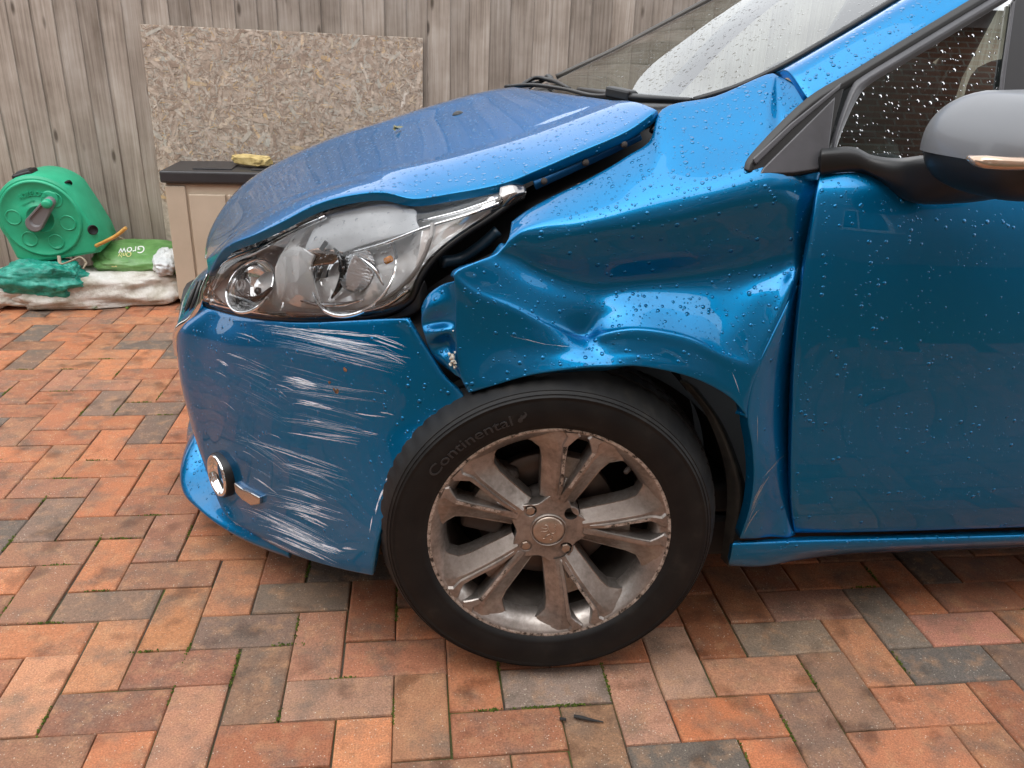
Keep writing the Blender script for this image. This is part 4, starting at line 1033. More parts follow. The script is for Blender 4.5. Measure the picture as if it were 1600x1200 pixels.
# ---------------------------------------------------------------- glasshouse
gs0 = [(1085,160,.21),(1150,140,.20),(1212,112,.188),(1300,62,.20),(1410,-4,.235),(1560,-90,.29)]
A = [U(*p) for p in gs0]
zb = [Vector((.50, .87, 1.005)), Vector((.62, .87, 1.065)), Vector((.74, .87, 1.13)), Vector((.90, .87, 1.215)), Vector((1.08, .87, 1.305)), Vector((1.32, .87, 1.41))]
farA = [mirY(p) for p in A]
farA[0] = U(868, 123, 1.50); farA[2] = U(958, 82, 1.49); farA[1] = farA[0].lerp(farA[2], .5); farA[3] = U(1030, 44, 1.47); farA[4] = U(1108, 2, 1.44); farA[5] = farA[4]+(farA[4]-farA[3])*1.3
ws = []
for i in range(6):
    a, m_, c = A[i], zb[i], farA[i]
    base = a.lerp(c, .5); out = (m_-base)
    ws.append([a, a.lerp(c, .12)+out*.42, a.lerp(c, .3)+out*.84, base+out, a.lerp(c, .7)+out*.84, a.lerp(c, .88)+out*.42, c])
patch('windscreen', ws, SCREEN, car, 5, 6, 0, 0, 0, Vector((-.7, -.2, 1)))
def wsp(i, t):
    rw = crs(ws[i], 10); return rw[min(int(t*60), 60)]
# scuttle, dark edge and screen seals
tube('screen_seal', [p+Vector((0, .004, .003)) for p in A], .006, BLACK, car, 8, 5)
tube('screen_seal', [p+Vector((0, -.01, .006)) for p in farA], [.008, .010, .010], simple('far_pillar_dark', (.05, .045, .04), .4), car, 8, 5)
sc_ = []
for t in (0, .12, .25, .4, .55, .7, .85, 1): 
    p = wsp(0, t); sc_.append(p)
cow = [[p+Vector((-.09, 0, -.045)) for p in sc_], [p+Vector((-.05, 0, -.022)) for p in sc_], [p+Vector((.02, 0, .004)) for p in sc_]]
patch('scuttle_panel', cow, BLACK, car, 4, 4, 0, .01, .001, Vector((-.5, -.2, 1)))
# pillar between screen and side glass
def sp(x, y, off=0): return S(x, y, off)
pe = [(1262,152),(1330,112),(1400,69),(1520,-3),(1660,-88),(1800,-160)]
E_ = [sp(*p) for p in pe]
I_ = [U(1212,113,.186), U(1268,81,.192), U(1325,48,.205), U(1412,-5,.238), U(1540,-80,.285), U(1690,-150,.34)]
pil = [I_, [a.lerp(b_, .45)+Vector((-.012, -.020, .018)) for a, b_ in zip(I_, E_)], E_]
patch('screen_pillar', pil, PAINT, car, 6, 6, 0, .014, .0015, Vector((-.2, -.8, .5)))
# black window surround: quarter triangle, seals, glass, mirror foot
W_, H_ = sp(1160, 262), None
seal_out = [(1163,263),(1166,252),(1178,236),(1262,153),(1330,112),(1400,69),(1520,-3),(1660,-88)]
seal_in = [(1178,270),(1184,256),(1198,242),(1276,170),(1342,127),(1412,84),(1534,10),(1672,-74)]
patch('window_seal', [[sp(x, y, .004) for x, y in seal_out], [sp((x+x2)/2, (y+y2)/2, .009) for (x, y), (x2, y2) in zip(seal_out, seal_in)], [sp(x, y, .004) for x, y in seal_in]], BLACK, car, 5, 5, 0, .012, .001, SPN)
plate('quarter_trim', [sp(x, y, .006) for x, y in [(1168,262),(1172,276),(1184,283),(1290,266),(1300,215),(1325,118),(1316,121),(1190,236)]], SPN, -.012, BLACK, car, .003)
GREYTRIM = cloth('grey_satin_trim', [(.3, (.05, .05, .055)), (.7, (.085, .085, .095))], 12, .32, .0006)
plate('quarter_panel', [sp(x, y, .0095) for x, y in [(1187,272),(1193,262),(1306,150),(1292,262),(1240,270)]], SPN, -.006, GREYTRIM, car, .002)
plate('quarter_edge', [sp(x, y, .011) for x, y in [(1182,257),(1240,200),(1312,139),(1316,128),(1236,192),(1176,248)]], SPN, -.008, GREYTRIM, car, .002)
wf_o = [(1296,264),(1303,215),(1334,130),(1345,120),(1410,80),(1560,-10),(1700,-95)]
wf_i = [(1307,232),(1316,205),(1343,148),(1356,134),(1420,95),(1566,6),(1706,-78)]
patch('window_frame', [[sp(x, y, .006) for x, y in wf_o], [sp((x+a)/2, (y+b_)/2, .011) for (x, y), (a, b_) in zip(wf_o, wf_i)], [sp(x, y, .005) for x, y in wf_i]], GREYTRIM, car, 5, 5, 0, .012, .001, SPN)
link('side_window', [sp(x, y, .001) for x, y in [(1290,262),(1303,215),(1338,135),(1410,85),(1566,-4),(1600,-20),(1574,252)]], [(0, 1, 2, 3, 4, 5, 6)], GLASS, car, False)
plate('centre_post', [sp(x, y, .008) for x, y in [(1554,256),(1568,120),(1585,2),(1597,-20),(1630,-20),(1606,130),(1590,256)]], SPN, -.012, SATIN, car, .002)
plate('post_edge', [sp(x, y, .011) for x, y in [(1552,256),(1566,120),(1583,2),(1587,2),(1571,120),(1557,256)]], SPN, -.005, GREYTRIM, car, .001)
rw_ = [sp(x, y, .001) for x, y in [(1595,256),(1611,130),(1632,-20),(1760,-60),(1900,256)]]
link('rear_side_window', rw_, [(0, 1, 2, 3, 4)], GLASS, car, False)
# mirror foot
mfp = [[(1284,232),(1335,230),(1362,242),(1400,247),(1440,243),(1500,238),(1600,236)], [(1285,240),(1336,238),(1364,251),(1402,256),(1442,252),(1502,250),(1600,248)], [(1284,258),(1336,257),(1368,274),(1404,288),(1440,292),(1504,288),(1600,280)], [(1283,270),(1336,266),(1366,275),(1402,302),(1432,314),(1504,312),(1600,300)], [(1283,273),(1336,269),(1364,280),(1400,307),(1432,318),(1508,317),(1600,304)]]
mfy = [[.020,.018,.010,-.01,-.05,-.10,-.13], [.008,.006,-.004,-.03,-.07,-.12,-.15], [.006,.002,-.008,-.036,-.07,-.12,-.15], [.010,.006,.0,-.02,-.05,-.09,-.12], [.016,.012,.010,.0,-.02,-.05,-.08]]
patch('mirror_foot', [[U(x, y, Y) for (x, y), Y in zip(a, b_)] for a, b_ in zip(mfp, mfy)], BLACK, car, 6, 6, 0, .012, .0015)
# door mirror: rounded shell, grey cap above, black below
mir = bpy.data.objects.new('door_mirror', None); COL.objects.link(mir); mir.parent = car
mc = Vector((.955, -.165, 1.003)); 
def shell(zlo, zhi, name, mat, inset=0):
    v, f = [], []; nu_, nv_ = 56, 20
    e1, e2 = .62, .72
    for j in range(nv_+1):
        zz = zlo+(zhi-zlo)*j/nv_; ph = math.asin(max(-1, min(1, zz)))
        sz = math.sin(ph); cz = abs(math.cos(ph))
        for i in range(nu_):
            th = 2*math.pi*i/nu_; c, s = math.cos(th), math.sin(th)
            X = math.copysign(abs(c)**e1, c)*cz**e2; Y = math.copysign(abs(s)**e1, s)*cz**e2
            px_ = X*(.088-inset)*(1.0-.12*sz); py_ = Y*(.118-inset); pz = math.copysign(abs(sz)**.9, sz)*(.072-inset)
            p = Vector((px_, py_, pz+.010*X*0))
            v.append(mc+Matrix.Rotation(R(8), 3, 'Z') @ p)
    for j in range(nv_):
        for i in range(nu_): f.append((j*nu_+i, j*nu_+(i+1) % nu_, (j+1)*nu_+(i+1) % nu_, (j+1)*nu_+i))
    return link(name, v, f, mat, mir)
shell(-.18, .9999, 'mirror_cap', SILVER); shell(-.9999, -.19, 'mirror_base', BLACK, .004)
tube('indicator', [U(1514,247,-.255), U(1530,252,-.275), U(1560,255,-.285), U(1600,256,-.285), U(1650,256,-.28)], [.004, .008, .008, .008], simple('smoked_indicator', (.55, .40, .30), .12, .7), mir, 10, 6, True)
# roof, far side frame, cabin
roof = []
for (dx, z) in ((0, 0), (.5, .055), (1.2, .05), (2.0, -.03)):
    a = Vector((1.38+dx, .31, 1.43+z)); roof.append([a+Vector((-.18, -.0, -.05)), a+Vector((-.05, .25, .015)), a+Vector((0, .56, .03)), a+Vector((-.05, .87, .015)), a+Vector((-.18, 1.12, -.05))])
patch('roof', roof, PAINT, car, 5, 4, 0, .02, .002, Vector((0, 0, 1)))
TRIMDK = simple('dark_cabin_plastic', (.008, .008, .0085), .6)
plate('far_door_trim', [U(x, y, 1.52) for x, y in [(1290,300),(1290,60),(1350,-40),(1590,-40),(1502,66),(1412,130),(1392,168),(1600,168),(1660,300)]], Vector((0, -1, 0)), -.02, TRIMDK, car, .003)
plate('far_pillar_trim', [U(x, y, 1.50) for x, y in [(1455,172),(1500,72),(1524,56),(1488,172)]], Vector((0, -1, 0)), -.02, TRIMDK, car, .003)
CLOTHS = simple('seat_fabric', (.05, .05, .055), .9)
boxo('dashboard', (.66, 1.02, .16, 1.58, .70, .985), TRIMDK, car, .05, None, 4)
tube('far_pillar', [Vector((.98, 1.60, .95)), Vector((1.18, 1.52, 1.20)), Vector((1.42, 1.42, 1.42))], .03, TRIMDK, car, 8)
tube('far_pillar', [Vector((1.95, 1.60, .93)), Vector((2.0, 1.44, 1.42))], .05, TRIMDK, car, 8)
tube('window_ledge', [Vector((.9, 1.61, .945)), Vector((3.2, 1.61, .96))], .028, GREYTRIM, car, 8)
stw = Matrix.Translation((1.16, 1.22, .93)) @ Matrix.Rotation(R(-62), 4, 'Y')
tube('steering_wheel', [stw @ Vector((.18*math.cos(k*math.pi/12), .18*math.sin(k*math.pi/12), 0)) for k in range(25)], .016, TRIMDK, car, 10, 3, False)
boxo('steering_boss', (-.06, .06, -.09, .09, -.02, .02), TRIMDK, car, .02, stw)
for Y in (.50, 1.24):
    boxo('seat', (1.45, 1.62, Y-.23, Y+.23, .45, 1.12), CLOTHS, car, .06, Matrix.Translation((0, 0, 0)), 4)
    boxo('head_rest', (1.56, 1.66, Y-.12, Y+.12, 1.14, 1.32), simple('head_rest_fabric', (.22, .22, .22), .9), car, .04, None, 4)
boxo('cabin_floor', (.7, 3.3, .10, 1.62, .27, .33), TRIMDK, car, .01)
boxo('tailgate', (3.35, 3.42, .2, 1.5, .3, 1.35), PAINT, car, .02)
# wipers
tube('wiper_arm', [U(792,136,1.10), U(830,133,1.0), U(880,139,.80), U(930,150,.55), U(968,150,.42), U(990,148,.38)], [.010, .009, .007, .008, .012, .013], BLACK, car, 8, 6, True, .6)
boxo('wiper_clip', (-.035, .035, -.012, .012, -.010, .012), BLACK, car, .005, Matrix.Translation(U(970,148,.40)) @ Matrix.Rotation(R(-62), 4, 'Z') @ Matrix.Rotation(R(4), 4, 'Y'))
tube('wiper_blade', [U(905,140,.75), U(950,147,.50), U(1000,153,.34), U(1080,157,.215)], [.007, .010, .009, .006], BLACK, car, 8, 6, True, .8)
tube('wiper_arm', [U(808,138,1.18), U(835,122,1.2), U(858,125,1.15), U(890,138,.85)], [.008, .008, .009, .005], BLACK, car, 8, 6, True, .7)
tube('wiper_blade', [U(812,136,1.2), U(826,126,1.25), U(840,130,1.2), U(856,120,1.2), U(862,126,1.15)], [.005, .008, .008, .011, .008], BLACK, car, 8, 5, True, .7)
# windscreen reflections of papers seen in the glass are left to the renderer

# ---------------------------------------------------------------- wheel
WC = Vector((.377, -.026, .3115)); wy = R(-4.0)
ax_ = Vector((math.cos(wy), math.sin(wy), 0)); nn_ = Vector((math.sin(wy), -math.cos(wy), 0))
WM = Matrix((ax_, Vector((0, 0, 1)), nn_)).transposed().to_4x4(); WM.translation = WC
WM = WM @ Matrix.Scale(.98, 4)
wheel = bpy.data.objects.new('wheel', None); COL.objects.link(wheel); wheel.parent = car
prof = [(.2145, -.006), (.219, .003), (.2255, .0065), (.228, .0085), (.231, .0085), (.234, .0095), (.248, .0125), (.262, .0130), (.272, .0118), (.276, .0112), (.2775, .0122), (.2795, .0120), (.281, .0095), (.283, .0085), (.2845, .0092), (.2865, .0060), (.2885, .0040), (.290, .0042), (.2925, .000), (.2965, -.0075), (.301, -.0165), (.3055, -.0265), (.3095, -.0380), (.3125, -.050), (.3055, -.0502), (.3055, -.058), (.314, -.0582), (.3172, -.082), (.310, -.0822), (.310, -.092), (.3178, -.0922), (.3178, -.124), (.310, -.1242), (.310, -.134), (.317, -.1342), (.311, -.17), (.298, -.19), (.26, -.20), (.215, -.19)]
SEG = 240; v, f = [], []; k_ = len(prof)
for j in range(SEG):
    a = 2*math.pi*j/SEG
    for i, (r_, h) in enumerate(prof):
        rr = r_
        if .300 < r_ < .319 and h < -.012 and j % 4 == 0 and i >= 20: rr -= .0022
        if .296 < r_ <= .3035 and i in (19, 20) and j % 4 == 0: h -= .0012
        p = WM @ Vector((rr*math.cos(a), rr*math.sin(a), h))
        if p.z < .001: p.z = .001
        v.append(p)
for j in range(SEG):
    j2 = (j+1) % SEG
    for i in range(k_-1): f.append((j*k_+i, j2*k_+i, j2*k_+i+1, j*k_+i+1))
tyre = link('tyre', v, f, RUBBER, wheel)
bm = bmesh.new(); bm.from_mesh(tyre.data); bmesh.ops.recalc_face_normals(bm, faces=bm.faces[:]); bm.to_mesh(tyre.data); bm.free(); sharp(tyre, 50)
def side_d(r_):
    for (a, h), (b_, h2) in zip(prof, prof[1:]):
        if a <= r_ <= b_: return h+(h2-h)*(r_-a)/(b_-a)
    return .01
def arc_text(body, size, a_start, rb, span, name, ext=.0009):
    tv, tf = text_mesh(body, size, ext); wx = max(q.x for q in tv); out = []
    for q in tv:
        a = R(a_start)-q.x/wx*R(span); rr = rb+q.y*.95
        out.append(WM @ Vector((rr*math.cos(a), rr*math.sin(a), side_d(rr)+.0006+q.z)))
    return link(name, out, tf, simple(name+'_rubber', (.026, .026, .027), .5), tyre, False)
arc_text('Continental', .028, 148, .2395, 40, 'lettering')
# little rearing horse mark after the word
hp = [(0,0),(.004,.001),(.006,.006),(.010,.007),(.014,.012),(.013,.017),(.009,.019),(.011,.014),(.007,.012),(.004,.014),(.002,.010),(-.002,.008),(-.004,.003)]
hv = []
for x, y in hp:
    a = R(105)-x/.25; rr = .241+y*1.05; hv.append(WM @ Vector((rr*math.cos(a), rr*math.sin(a), side_d(rr)+.0012)))
link('horse_mark', hv, [tuple(range(len(hv)))], MATS['lettering_rubber'], tyre, False)
# rim: ring and barrel
BARREL = cloth('dark_barrel', [(.3, (.03, .026, .024)), (.55, (.08, .07, .062)), (.75, (.17, .15, .135))], 14, .5, .0005)  # mottled and darker than the alloy of the rim ring
rim = sharp(lathe('rim', [(.2215, -.012), (.2215, -.003), (.2195, .0012), (.2165, .0018), (.2115, .0002), (.2085, -.003), (.202, -.008), (.193, -.019), (.188, -.032), (.186, -.045)], WM, ALLOY, wheel, 128), 60)
lathe('barrel', [(.186, -.045), (.187, -.06), (.185, -.085), (.183, -.17)], WM, BARREL, rim, 96)
edge = lathe('rim_edge', [(.2220, -.002), (.2202, .0016), (.2165, .0024), (.2128, .0010)], WM, SCUFF_HILITE, rim, 160)
lathe('barrel_back', [(.1835, -.169), (.1835, -.165), (.05, -.150), (.0, -.150)], WM, VOID, rim, 64)
# spokes: five pairs
def hub_d(r_):   # dish of the face
    t = min(1, max(0, (r_-.05)/.155)); return -.026+.024*(t**.85)
SLOT0 = 76.5
def arm(th, s):
    st_ = []
    keys = [(.0635, 10.4, .0150), (.075, 10.6, .0150), (.10, 10.6, .0150), (.125, 10.8, .0148), (.15, 11.2, .0148), (.17, 11.6, .0158), (.183, 12.4, .0190), (.193, 13.2, .0305), (.202, 14.2, .045), (.210, 16.5, .052)]
    v, f = [], []
    for r_, off, hw in keys:
        d = hub_d(r_)
        a0 = R(th+s*off); rad = Vector((math.cos(a0), math.sin(a0))); tan = Vector((-math.sin(a0), math.cos(a0)))*s
        led = .0050 if r_ > .083 else 0
        xo = 1.45 if r_ < .09 else (1.6 if r_ < .12 else (1.72 if r_ < .14 else (1.8 if r_ < .16 else (1.95 if r_ < .175 else (2.3 if r_ < .188 else (2.15 if r_ < .196 else 1.5))))))
        lw = -.42
        # t from slot side (-1) to outer side (+1)
        flare = 1 if r_ < .19 else 1
        sec = [(-1, d-.034), (-1, d-.003+led), (-.93, d-.0006+led), (-.52, d+led), (-.45, d+.0002), (-.10, d), (.02, d-.0014), (xo*.55, d-.0105), (xo-.16, d-.0165), (xo-.03, d-.0160), (xo, d-.0180), (xo+.05, d-.048)]
        for t, h in sec:
            p = rad*r_+tan*(t*hw)
            if r_ > .2 and p.length > .2125: p = p.normalized()*.2125
            v.append(WM @ Vector((p.x, p.y, h)))
    m_ = 12
    for i in range(len(keys)-1):
        for j in range(m_-1): f.append((i*m_+j, i*m_+j+1, (i+1)*m_+j+1, (i+1)*m_+j))
    o = link('spoke', v, f, ALLOY, rim)
    bm = bmesh.new(); bm.from_mesh(o.data); bmesh.ops.recalc_face_normals(bm, faces=bm.faces[:])
    c = sum((q.normal for q in bm.faces), Vector())
    if c.dot(nn_) < 0: bmesh.ops.reverse_faces(bm, faces=bm.faces[:])
    bm.to_mesh(o.data); bm.free(); sharp(o, 22)
    # bare scuffed strip on the slot side, also painting the ridge's bright highlight
    vs = []
    for r_, off, hw in keys[2:7]:
        d = hub_d(r_)+.0050+.0005; a0 = R(th+s*off); rad = Vector((math.cos(a0), math.sin(a0))); tan = Vector((-math.sin(a0), math.cos(a0)))*s
        for t in (-.90, -.52):
            p = rad*r_+tan*(t*hw); p = p if p.length < .2125 else p.normalized()*.2125
            vs.append(WM @ Vector((p.x, p.y, d)))
    link('worn_highlight', vs, [(2*i, 2*i+1, 2*i+3, 2*i+2) for i in range(len(vs)//2-1)], SCUFF_HILITE if s > 0 or th < 100 else ALLOY, rim, True)
for k in range(5):
    th = SLOT0+72*k
    arm(th, 1); arm(th, -1)
    # web at the root of each slot and floor between openings near the hub
    vv = []
    for r_, ha, dd in ((.034, 13, .004), (.062, 13, .004), (.085, 10, .005), (.105, 8, .010), (.13, 9, .016), (.152, 10, .022), (.156, 10, .040)):
        for s in (-1, 1):
            a = R(th+s*ha); vv.append(WM @ Vector((r_*math.cos(a), r_*math.sin(a), hub_d(r_)-dd)))
    link('slot_web', vv, [(2*q, 2*q+1, 2*q+3, 2*q+2) for q in range(6)], ALLOY, rim, False)
    a = R(th); e_ = Vector((math.cos(a), math.sin(a), 0)); tube('slot_bar', [WM @ (e_*.068+Vector((0, 0, hub_d(.068)-.002))), WM @ (e_*.112+Vector((0, 0, hub_d(.112)-.010)))], [.0026, .0022], ALLOY, rim, 8)
# hub plate with four wheel-bolt holes
BOLT = [(41, .0525), (131, .0525), (221, .0525), (311, .0525)]
def ring_pts(cx, cy, r_, n_): return [Vector((cx+r_*math.cos(2*math.pi*k/n_), cy+r_*math.sin(2*math.pi*k/n_), 0)) for k in range(n_)]
cu = bpy.data.curves.new('h', 'CURVE'); cu.dimensions = '2D'; cu.fill_mode = 'BOTH'; cu.extrude = .012; cu.bevel_depth = .0018; cu.bevel_resolution = 2
outer = []
for k in range(120):
    a = 2*math.pi*k/120; q = ((math.degrees(a)-SLOT0) % 72); lobe = abs(q-36)/36   # 0 between spokes pairs, 1 at slot
    outer.append(Vector((math.cos(a), math.sin(a), 0))*(.0655+.009*math.cos(math.pi*(1-lobe))))
for pts in [outer]+[ring_pts(r_*math.cos(R(a)), r_*math.sin(R(a)), .0128, 24) for a, r_ in BOLT]:
    s_ = cu.splines.new('POLY'); s_.points.add(len(pts)-1); s_.use_cyclic_u = True
    for q, p in zip(s_.points, pts): q.co = (p.x, p.y, 0, 1)
co_ = bpy.data.objects.new('h', cu); COL.objects.link(co_)
me = bpy.data.meshes.new_from_object(co_.evaluated_get(bpy.context.evaluated_depsgraph_get())); COL.objects.unlink(co_); bpy.data.objects.remove(co_)
me.transform(WM @ Matrix.Translation((0, 0, -.0395))); me.materials.clear(); me.materials.append(ALLOY)
hubp = bpy.data.objects.new('hub_plate', me); COL.objects.link(hubp); hubp.parent = rim
bm = bmesh.new(); bm.from_mesh(me); bmesh.ops.recalc_face_normals(bm, faces=bm.faces[:]); bm.to_mesh(me); bm.free()
lathe('hub_back', [(.0, -.060), (.062, -.060), (.066, -.075), (.07, -.14)], WM, IRON, rim, 48)
NUT = simple('worn_bolt', (.40, .32, .26), .35, .85)
for a, r_ in BOLT[1:]:
    M = WM @ Matrix.Translation((r_*math.cos(R(a)), r_*math.sin(R(a)), -.045))
    v, f = [], []
    for zz, k in ((0, 1), (.0185, 1), (.0205, .86), (.0215, .0)):
        for q in range(6): v.append(M @ Vector((.0092*k*math.cos(q*math.pi/3+.3), .0092*k*math.sin(q*math.pi/3+.3), zz)))
    for i in range(3):
        for q in range(6): f.append((i*6+q, i*6+(q+1) % 6, (i+1)*6+(q+1) % 6, (i+1)*6+q))
    link('wheel_bolt', v, f, NUT, rim, False)
lathe('bolt_hole', [(.0, -.054), (.0128, -.050)], WM @ Matrix.Translation((BOLT[0][1]*math.cos(R(41)), BOLT[0][1]*math.sin(R(41)), 0)), simple('rusty_hole', (.06, .06, .05), .6), rim, 24)
lathe('cap_ring', [(.0335, -.030), (.0335, -.0225), (.032, -.0215), (.0305, -.0225), (.0300, -.027)], WM, ALLOY, rim, 64)
capm = cloth('cap_metal', [(.3, (.38, .30, .24)), (.7, (.54, .45, .38))], 60, .32, .0004); capm.node_tree.nodes['Principled BSDF'].inputs['Metallic'].default_value = .8
cap = lathe('hub_cap', [(.0, -.0195), (.016, -.0198), (.025, -.021), (.0285, -.0225), (.0295, -.027)], WM, capm, wheel, 64)
# rearing lion relief on the cap
def stroke(pts, w_):
    tube('lion_emblem', [WM @ Vector((x*.001, y*.001, -.0195)) for x, y in pts], [q*.001 for q in w_], capm, cap, 6, 4, True, .45)
stroke([(4, -6), (1, 0), (-2, 6), (-3, 11)], [2.6, 3.0, 3.4, 2.2]); stroke([(-3, 12), (-6, 14), (-9, 12)], [3.4, 2.6, 1.2])
stroke([(-2, 7), (-8, 6), (-13, 8)], [1.7, 1.4, 1.2]); stroke([(-1, 3), (-8, 0), (-14, 1)], [1.7, 1.4, 1.2])
stroke([(3, -5), (-3, -8), (-6, -14), (-10, -15)], [2.2, 1.9, 1.4, 1.2]); stroke([(4, -6), (8, -10), (7, -16), (3, -18)], [2.2, 1.8, 1.4, 1.2])
stroke([(5, -4), (11, -2), (13, 4), (9, 8), (13, 13), (11, 16)], [1.2, 1.2, 1.2, 1.2, 1.8])
# valve, brake disc, calliper
va = R(42); tube('valve_stem', [WM @ Vector((.196*math.cos(va), .196*math.sin(va), -.04)), WM @ Vector((.178*math.cos(va+.02), .178*math.sin(va+.02), -.022))], [.006, .0042], IRON, rim, 10)
lathe('brake_disc', [(.07, -.085), (.072, -.078), (.128, -.078), (.130, -.080), (.130, -.098)], WM, DISC, wheel, 64)
boxo('brake_calliper', (-.155, -.075, -.055, .085, -.10, -.055), IRON, wheel, .012, WM @ Matrix.Rotation(R(-14), 4, 'Z'), 3)
boxo('brake_calliper', (-.135, -.095, -.02, .05, -.056, -.045), IRON, wheel, .008, WM @ Matrix.Rotation(R(-14), 4, 'Z'), 3)
# wheel arch liner
ll = []
for Y in (.075, .14, .27):
    ll.append([Vector((WC.x+.362*math.cos(a)*(1.06 if math.cos(a) > 0 else .92), Y, WC.z-.03+.335*math.sin(a))) for a in [R(2+8.8*k) for k in range(21)]])
patch('arch_liner', ll, simple('liner_black', (.012, .012, .012), .75), car, 3, 3, 0, 0, 0, Vector((0, -1, -1)))
lathe('arch_back', [(0, 0), (.36, 0)], Matrix.Translation((WC.x, .272, WC.z)) @ Matrix.Rotation(R(90), 4, 'X'), VOID, car, 40)
LINERM = cloth('muddy_liner', [(.35, (.012, .012, .011)), (.62, (.035, .032, .026)), (.8, (.09, .08, .06))], 26, .7, .003)
patch('loose_liner', [[U(1062,596,.06), U(1098,640,.05), U(1124,700,.04), U(1136,760,.04), U(1132,830,.045), U(1126,872,.05)], [U(1078,600,.05), U(1116,650,.035), U(1142,712,.02), U(1156,770,.018), U(1150,830,.022), U(1138,884,.03)], [U(1090,606,.09), U(1126,656,.085), U(1152,716,.08), U(1166,772,.08), U(1158,832,.08), U(1146,880,.08)]], LINERM, car, 6, 5, 0, .006, .001)
# rear wheel, out of the frame
for src in [q for q in car.children if q.name == 'wheel']:
    r2 = src.copy(); COL.objects.link(r2); r2.parent = car; r2.location = (2.54, 0, 0)
    for ch in list(src.children):
        c2 = ch.copy(); COL.objects.link(c2); c2.parent = r2
        for g2 in list(ch.children):
            g3 = g2.copy(); COL.objects.link(g3); g3.parent = c2

# ---------------------------------------------------------------- scrapes and chips
def scrape_mat(name, col, thr):
    m, n, l, b = new_mat(name)
    uv = n.new('ShaderNodeUVMap'); mp = n.new('ShaderNodeMapping'); l.new(uv.outputs[0], mp.inputs['Vector'])
    mp.inputs['Scale'].default_value = (15, 2.6, 1)
    nn = noise_n(n, l, mp.outputs[0], 1.6, 6, .7)
    sx = n.new('ShaderNodeSeparateXYZ'); l.new(uv.outputs[0], sx.inputs[0])
    fr = mathn(n, l, 'FRACT', sx.outputs[1]); ed = mathn(n, l, 'MULTIPLY', mathn(n, l, 'MULTIPLY', fr, mathn(n, l, 'SUBTRACT', 1, fr)), 4)
    a = mathn(n, l, 'ADD', nn, mathn(n, l, 'MULTIPLY', mathn(n, l, 'SUBTRACT', ed, 1), .22))
    al = ramp(n, l, a, [(thr, (0, 0, 0)), (thr+.07, (1, 1, 1))])
    l.new(al, b.inputs['Alpha']); b.inputs['Base Color'].default_value = (*col, 1); b.inputs['Roughness'].default_value = .7
    return m
SCR = scrape_mat('white_scrape', (.74, .81, .88), .445); SCR2 = scrape_mat('faint_scrape', (.30, .42, .55), .46)
def scrapes(name, target, specs, mat, parent, seed):
    r_ = random.Random(seed); v, f, uvs = [], [], []; kk = 0
    for (x0, y0, x1, y1, spread, cnt, w0, w1, bow) in specs:
        for c in range(cnt):
            oy = r_.uniform(-spread, spread); a = r_.uniform(0, .38) if cnt > 1 else 0; e = r_.uniform(.62, 1) if cnt > 1 else 1
            wd = r_.uniform(w0, w1)*.5; npt = max(4, int(abs(x1-x0)*(e-a)/9)+3); row = []; L_ = 0; prev = None; kk += 1; ph = r_.uniform(0, 50); wob = r_.uniform(0, 9)
            sl_ = r_.uniform(-.012, .012)
            for i in range(npt):
                t = a+(e-a)*i/(npt-1); x = x0+(x1-x0)*t; y = y0+(y1-y0)*t**1.5+oy*(1-.25*t)+bow*math.sin(t*3.14)+1.2*noise.noise(Vector((t*5, wob, 0)))+sl_*(x-x0)
                p, nn = on(target, x, y)
                if p is None: continue
                p = p+nn*(.0006+.00002*(kk % 20))
                if prev is not None: L_ += (p-prev[0]).length
                row.append((p, nn, L_)); prev = (p, nn)
            if len(row) < 3: continue
            b0 = len(v)
            for i, (p, nn, s) in enumerate(row):
                tg_ = (row[min(i+1, len(row)-1)][0]-row[max(i-1, 0)][0]).normalized(); ac = tg_.cross(nn).normalized()
                ta = min(1, 3*min(i, len(row)-1-i)/(len(row)-1)+.12); wv = wd*.001*ta
                v += [p+ac*wv, p-ac*wv]; uvs += [(s+ph, kk+.001), (s+ph, kk+.999)]
            for i in range(len(row)-1): f.append((b0+2*i, b0+2*i+1, b0+2*i+3, b0+2*i+2))
    o = link(name, v, f, mat, parent, False)
    ul = o.data.uv_layers.new(name='UVMap')
    for lp_ in o.data.loops: ul.data[lp_.index].uv = uvs[lp_.vertex_index]
    o['kind'] = 'stuff'; return o
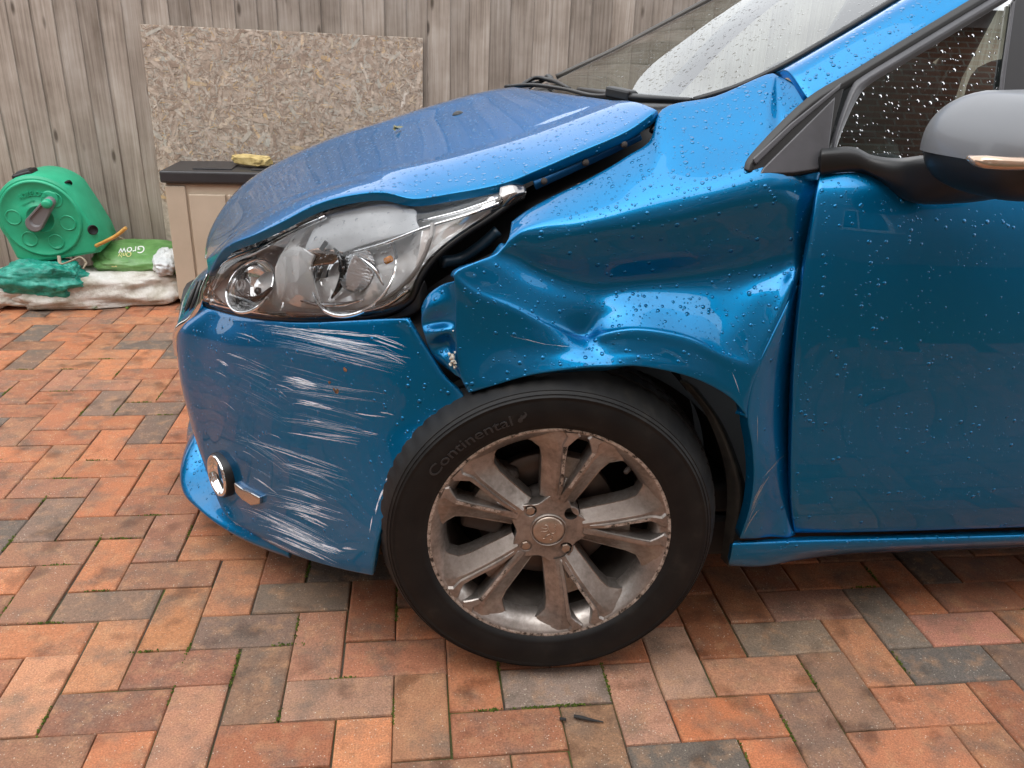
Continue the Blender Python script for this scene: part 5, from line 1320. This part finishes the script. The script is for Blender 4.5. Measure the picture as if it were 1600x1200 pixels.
specs = [
 (388,507,642,556,3,5,.6,1.4,5),(395,512,640,566,6,7,.5,1.2,6),(430,540,640,590,10,8,.4,1,4),(420,600,620,625,12,9,.4,1.1,2),(430,660,610,690,12,9,.4,1.2,2),(362,683,560,742,5,5,.5,1.2,4),(430,720,560,752,10,9,.4,1.2,2),(400,775,545,812,14,12,.5,1.6,3),(385,800,545,868,16,14,.5,1.8,4),(410,826,540,878,10,9,.6,2,3),(355,690,470,760,30,10,.4,1.1,2),(350,560,450,600,14,7,.4,1.1,2),
 (388,506,640,528,2,3,1.4,3.2,5),(395,508,640,542,3,5,1.2,3,7),(400,514,644,560,4,5,1,3,7),(430,520,645,575,6,4,.8,2,6),(570,522,640,546,9,7,.8,2.6,1),(590,545,645,573,7,5,.8,2.4,1),(470,520,600,540,4,4,1,3,2),
 (352,553,400,571,2,2,1.2,2.2,0),(338,563,362,574,3,3,2,5,0),(335,578,355,588,3,3,1,2,0),(365,520,410,536,6,4,.8,1.6,0),
 (432,588,505,604,4,7,2,6,1),(436,596,500,612,4,5,1,4,1),(428,601,470,616,2,2,1.2,2.4,0),(456,626,525,640,4,6,1.5,5,1),(478,656,512,663,2,3,1.5,3,0),(432,610,450,622,2,2,1,2,0),
 (430,671,560,694,3,4,1,2.4,2),(470,676,590,690,5,5,.8,2,1),(545,645,612,654,1.5,2,1.4,2.6,1),(590,643,620,648,2,3,1,2.2,0),(415,677,440,685,1,1,1.6,2,0),(560,675,595,680,2,3,1,2,0),
 (362,683,545,742,2,3,1.2,2.6,5),(378,704,402,718,.5,1,1.8,2.2,0),(344,626,368,642,.5,1,1.6,2,0),(430,722,520,752,3,4,1,2.4,2),(470,735,520,748,3,3,1,2,0),
 (372,735,450,785,1.5,2,2,4,2),(440,760,530,790,4,6,1.5,4,2),(436,785,520,810,6,9,1,4,2),(450,800,516,826,5,7,1.5,5,1),(480,790,515,800,4,4,1,3,0),
 (374,792,525,862,5,8,1,3.4,5),(400,815,528,868,6,9,1.2,4.5,4),(410,832,528,880,6,9,1.2,5,3),(395,836,500,882,4,5,1,3,3),(480,850,540,866,6,6,1.5,5,1),(530,855,560,858,2,3,1.5,3,0),
 (334,803,400,841,.6,2,2.6,4.4,-1),(395,838,470,872,.8,2,1.4,2.6,-1)]
scrapes('white_scrapes', 'front_bumper', specs, SCR, bumper, 3)
faint = [(395,520,640,570,22,26,.6,1.6,6),(430,590,560,620,22,16,.5,1.4,2),(440,640,600,680,25,18,.5,1.2,2),(420,740,560,790,25,22,.5,1.4,3),(390,805,540,865,22,30,.5,1.5,3),(350,600,470,660,30,12,.4,1,2)]
scrapes('faint_scrapes', 'front_bumper', faint, SCR2, bumper, 5)
archchip = [(612,742,600,758,2,3,2,4,0),(602,762,590,790,3,6,2,4,0),(592,785,586,810,3,6,2,4,0),(584,805,578,832,2,4,1.5,3,0)]
scrapes('arch_chips', 'front_bumper', archchip, SCR, bumper, 8)
scrapes('mud_scratches', 'wing_fold', [(1234,707,1175,768,1,2,.8,1.4,3),(1208,736,1166,806,6,6,.6,1.6,5),(1196,760,1160,832,7,7,.6,2,3),(1183,652,1183,720,5,4,.5,1.2,2),(1190,790,1160,836,5,4,.8,2,0)], scrape_mat('mud_scratch', (.46, .42, .36), .43), wing, 4)
scrapes('wing_scratches', 'front_wing', [(1140,575,1158,622,3,3,.6,1.2,2),(796,524,905,542,1,1,.6,1,6),(1118,604,1140,622,2,3,1,2.4,0)], SCR, wing, 6)
rv, rf = [], []
for (x, y, s_) in ((527,612,.006),(540,577,.0045),(515,597,.0035),(541,579,.003),(522,608,.003)):
    p, nn = on('front_bumper', x, y); e1 = nn.cross(Vector((0, 0, 1))).normalized(); e2 = nn.cross(e1); b_ = len(rv)
    for k in range(8): rv.append(p+nn*.0008+(e1*math.cos(k*.785)+e2*math.sin(k*.785))*s_*rng.uniform(.5, 1.2))
    rf.append(tuple(range(b_, b_+8)))
rs = link('rust_spots', rv, rf, cloth('rust', [(.4, (.05, .03, .02)), (.6, (.22, .12, .05))], 200, .8, .001), bumper, False); rs['kind'] = 'stuff'
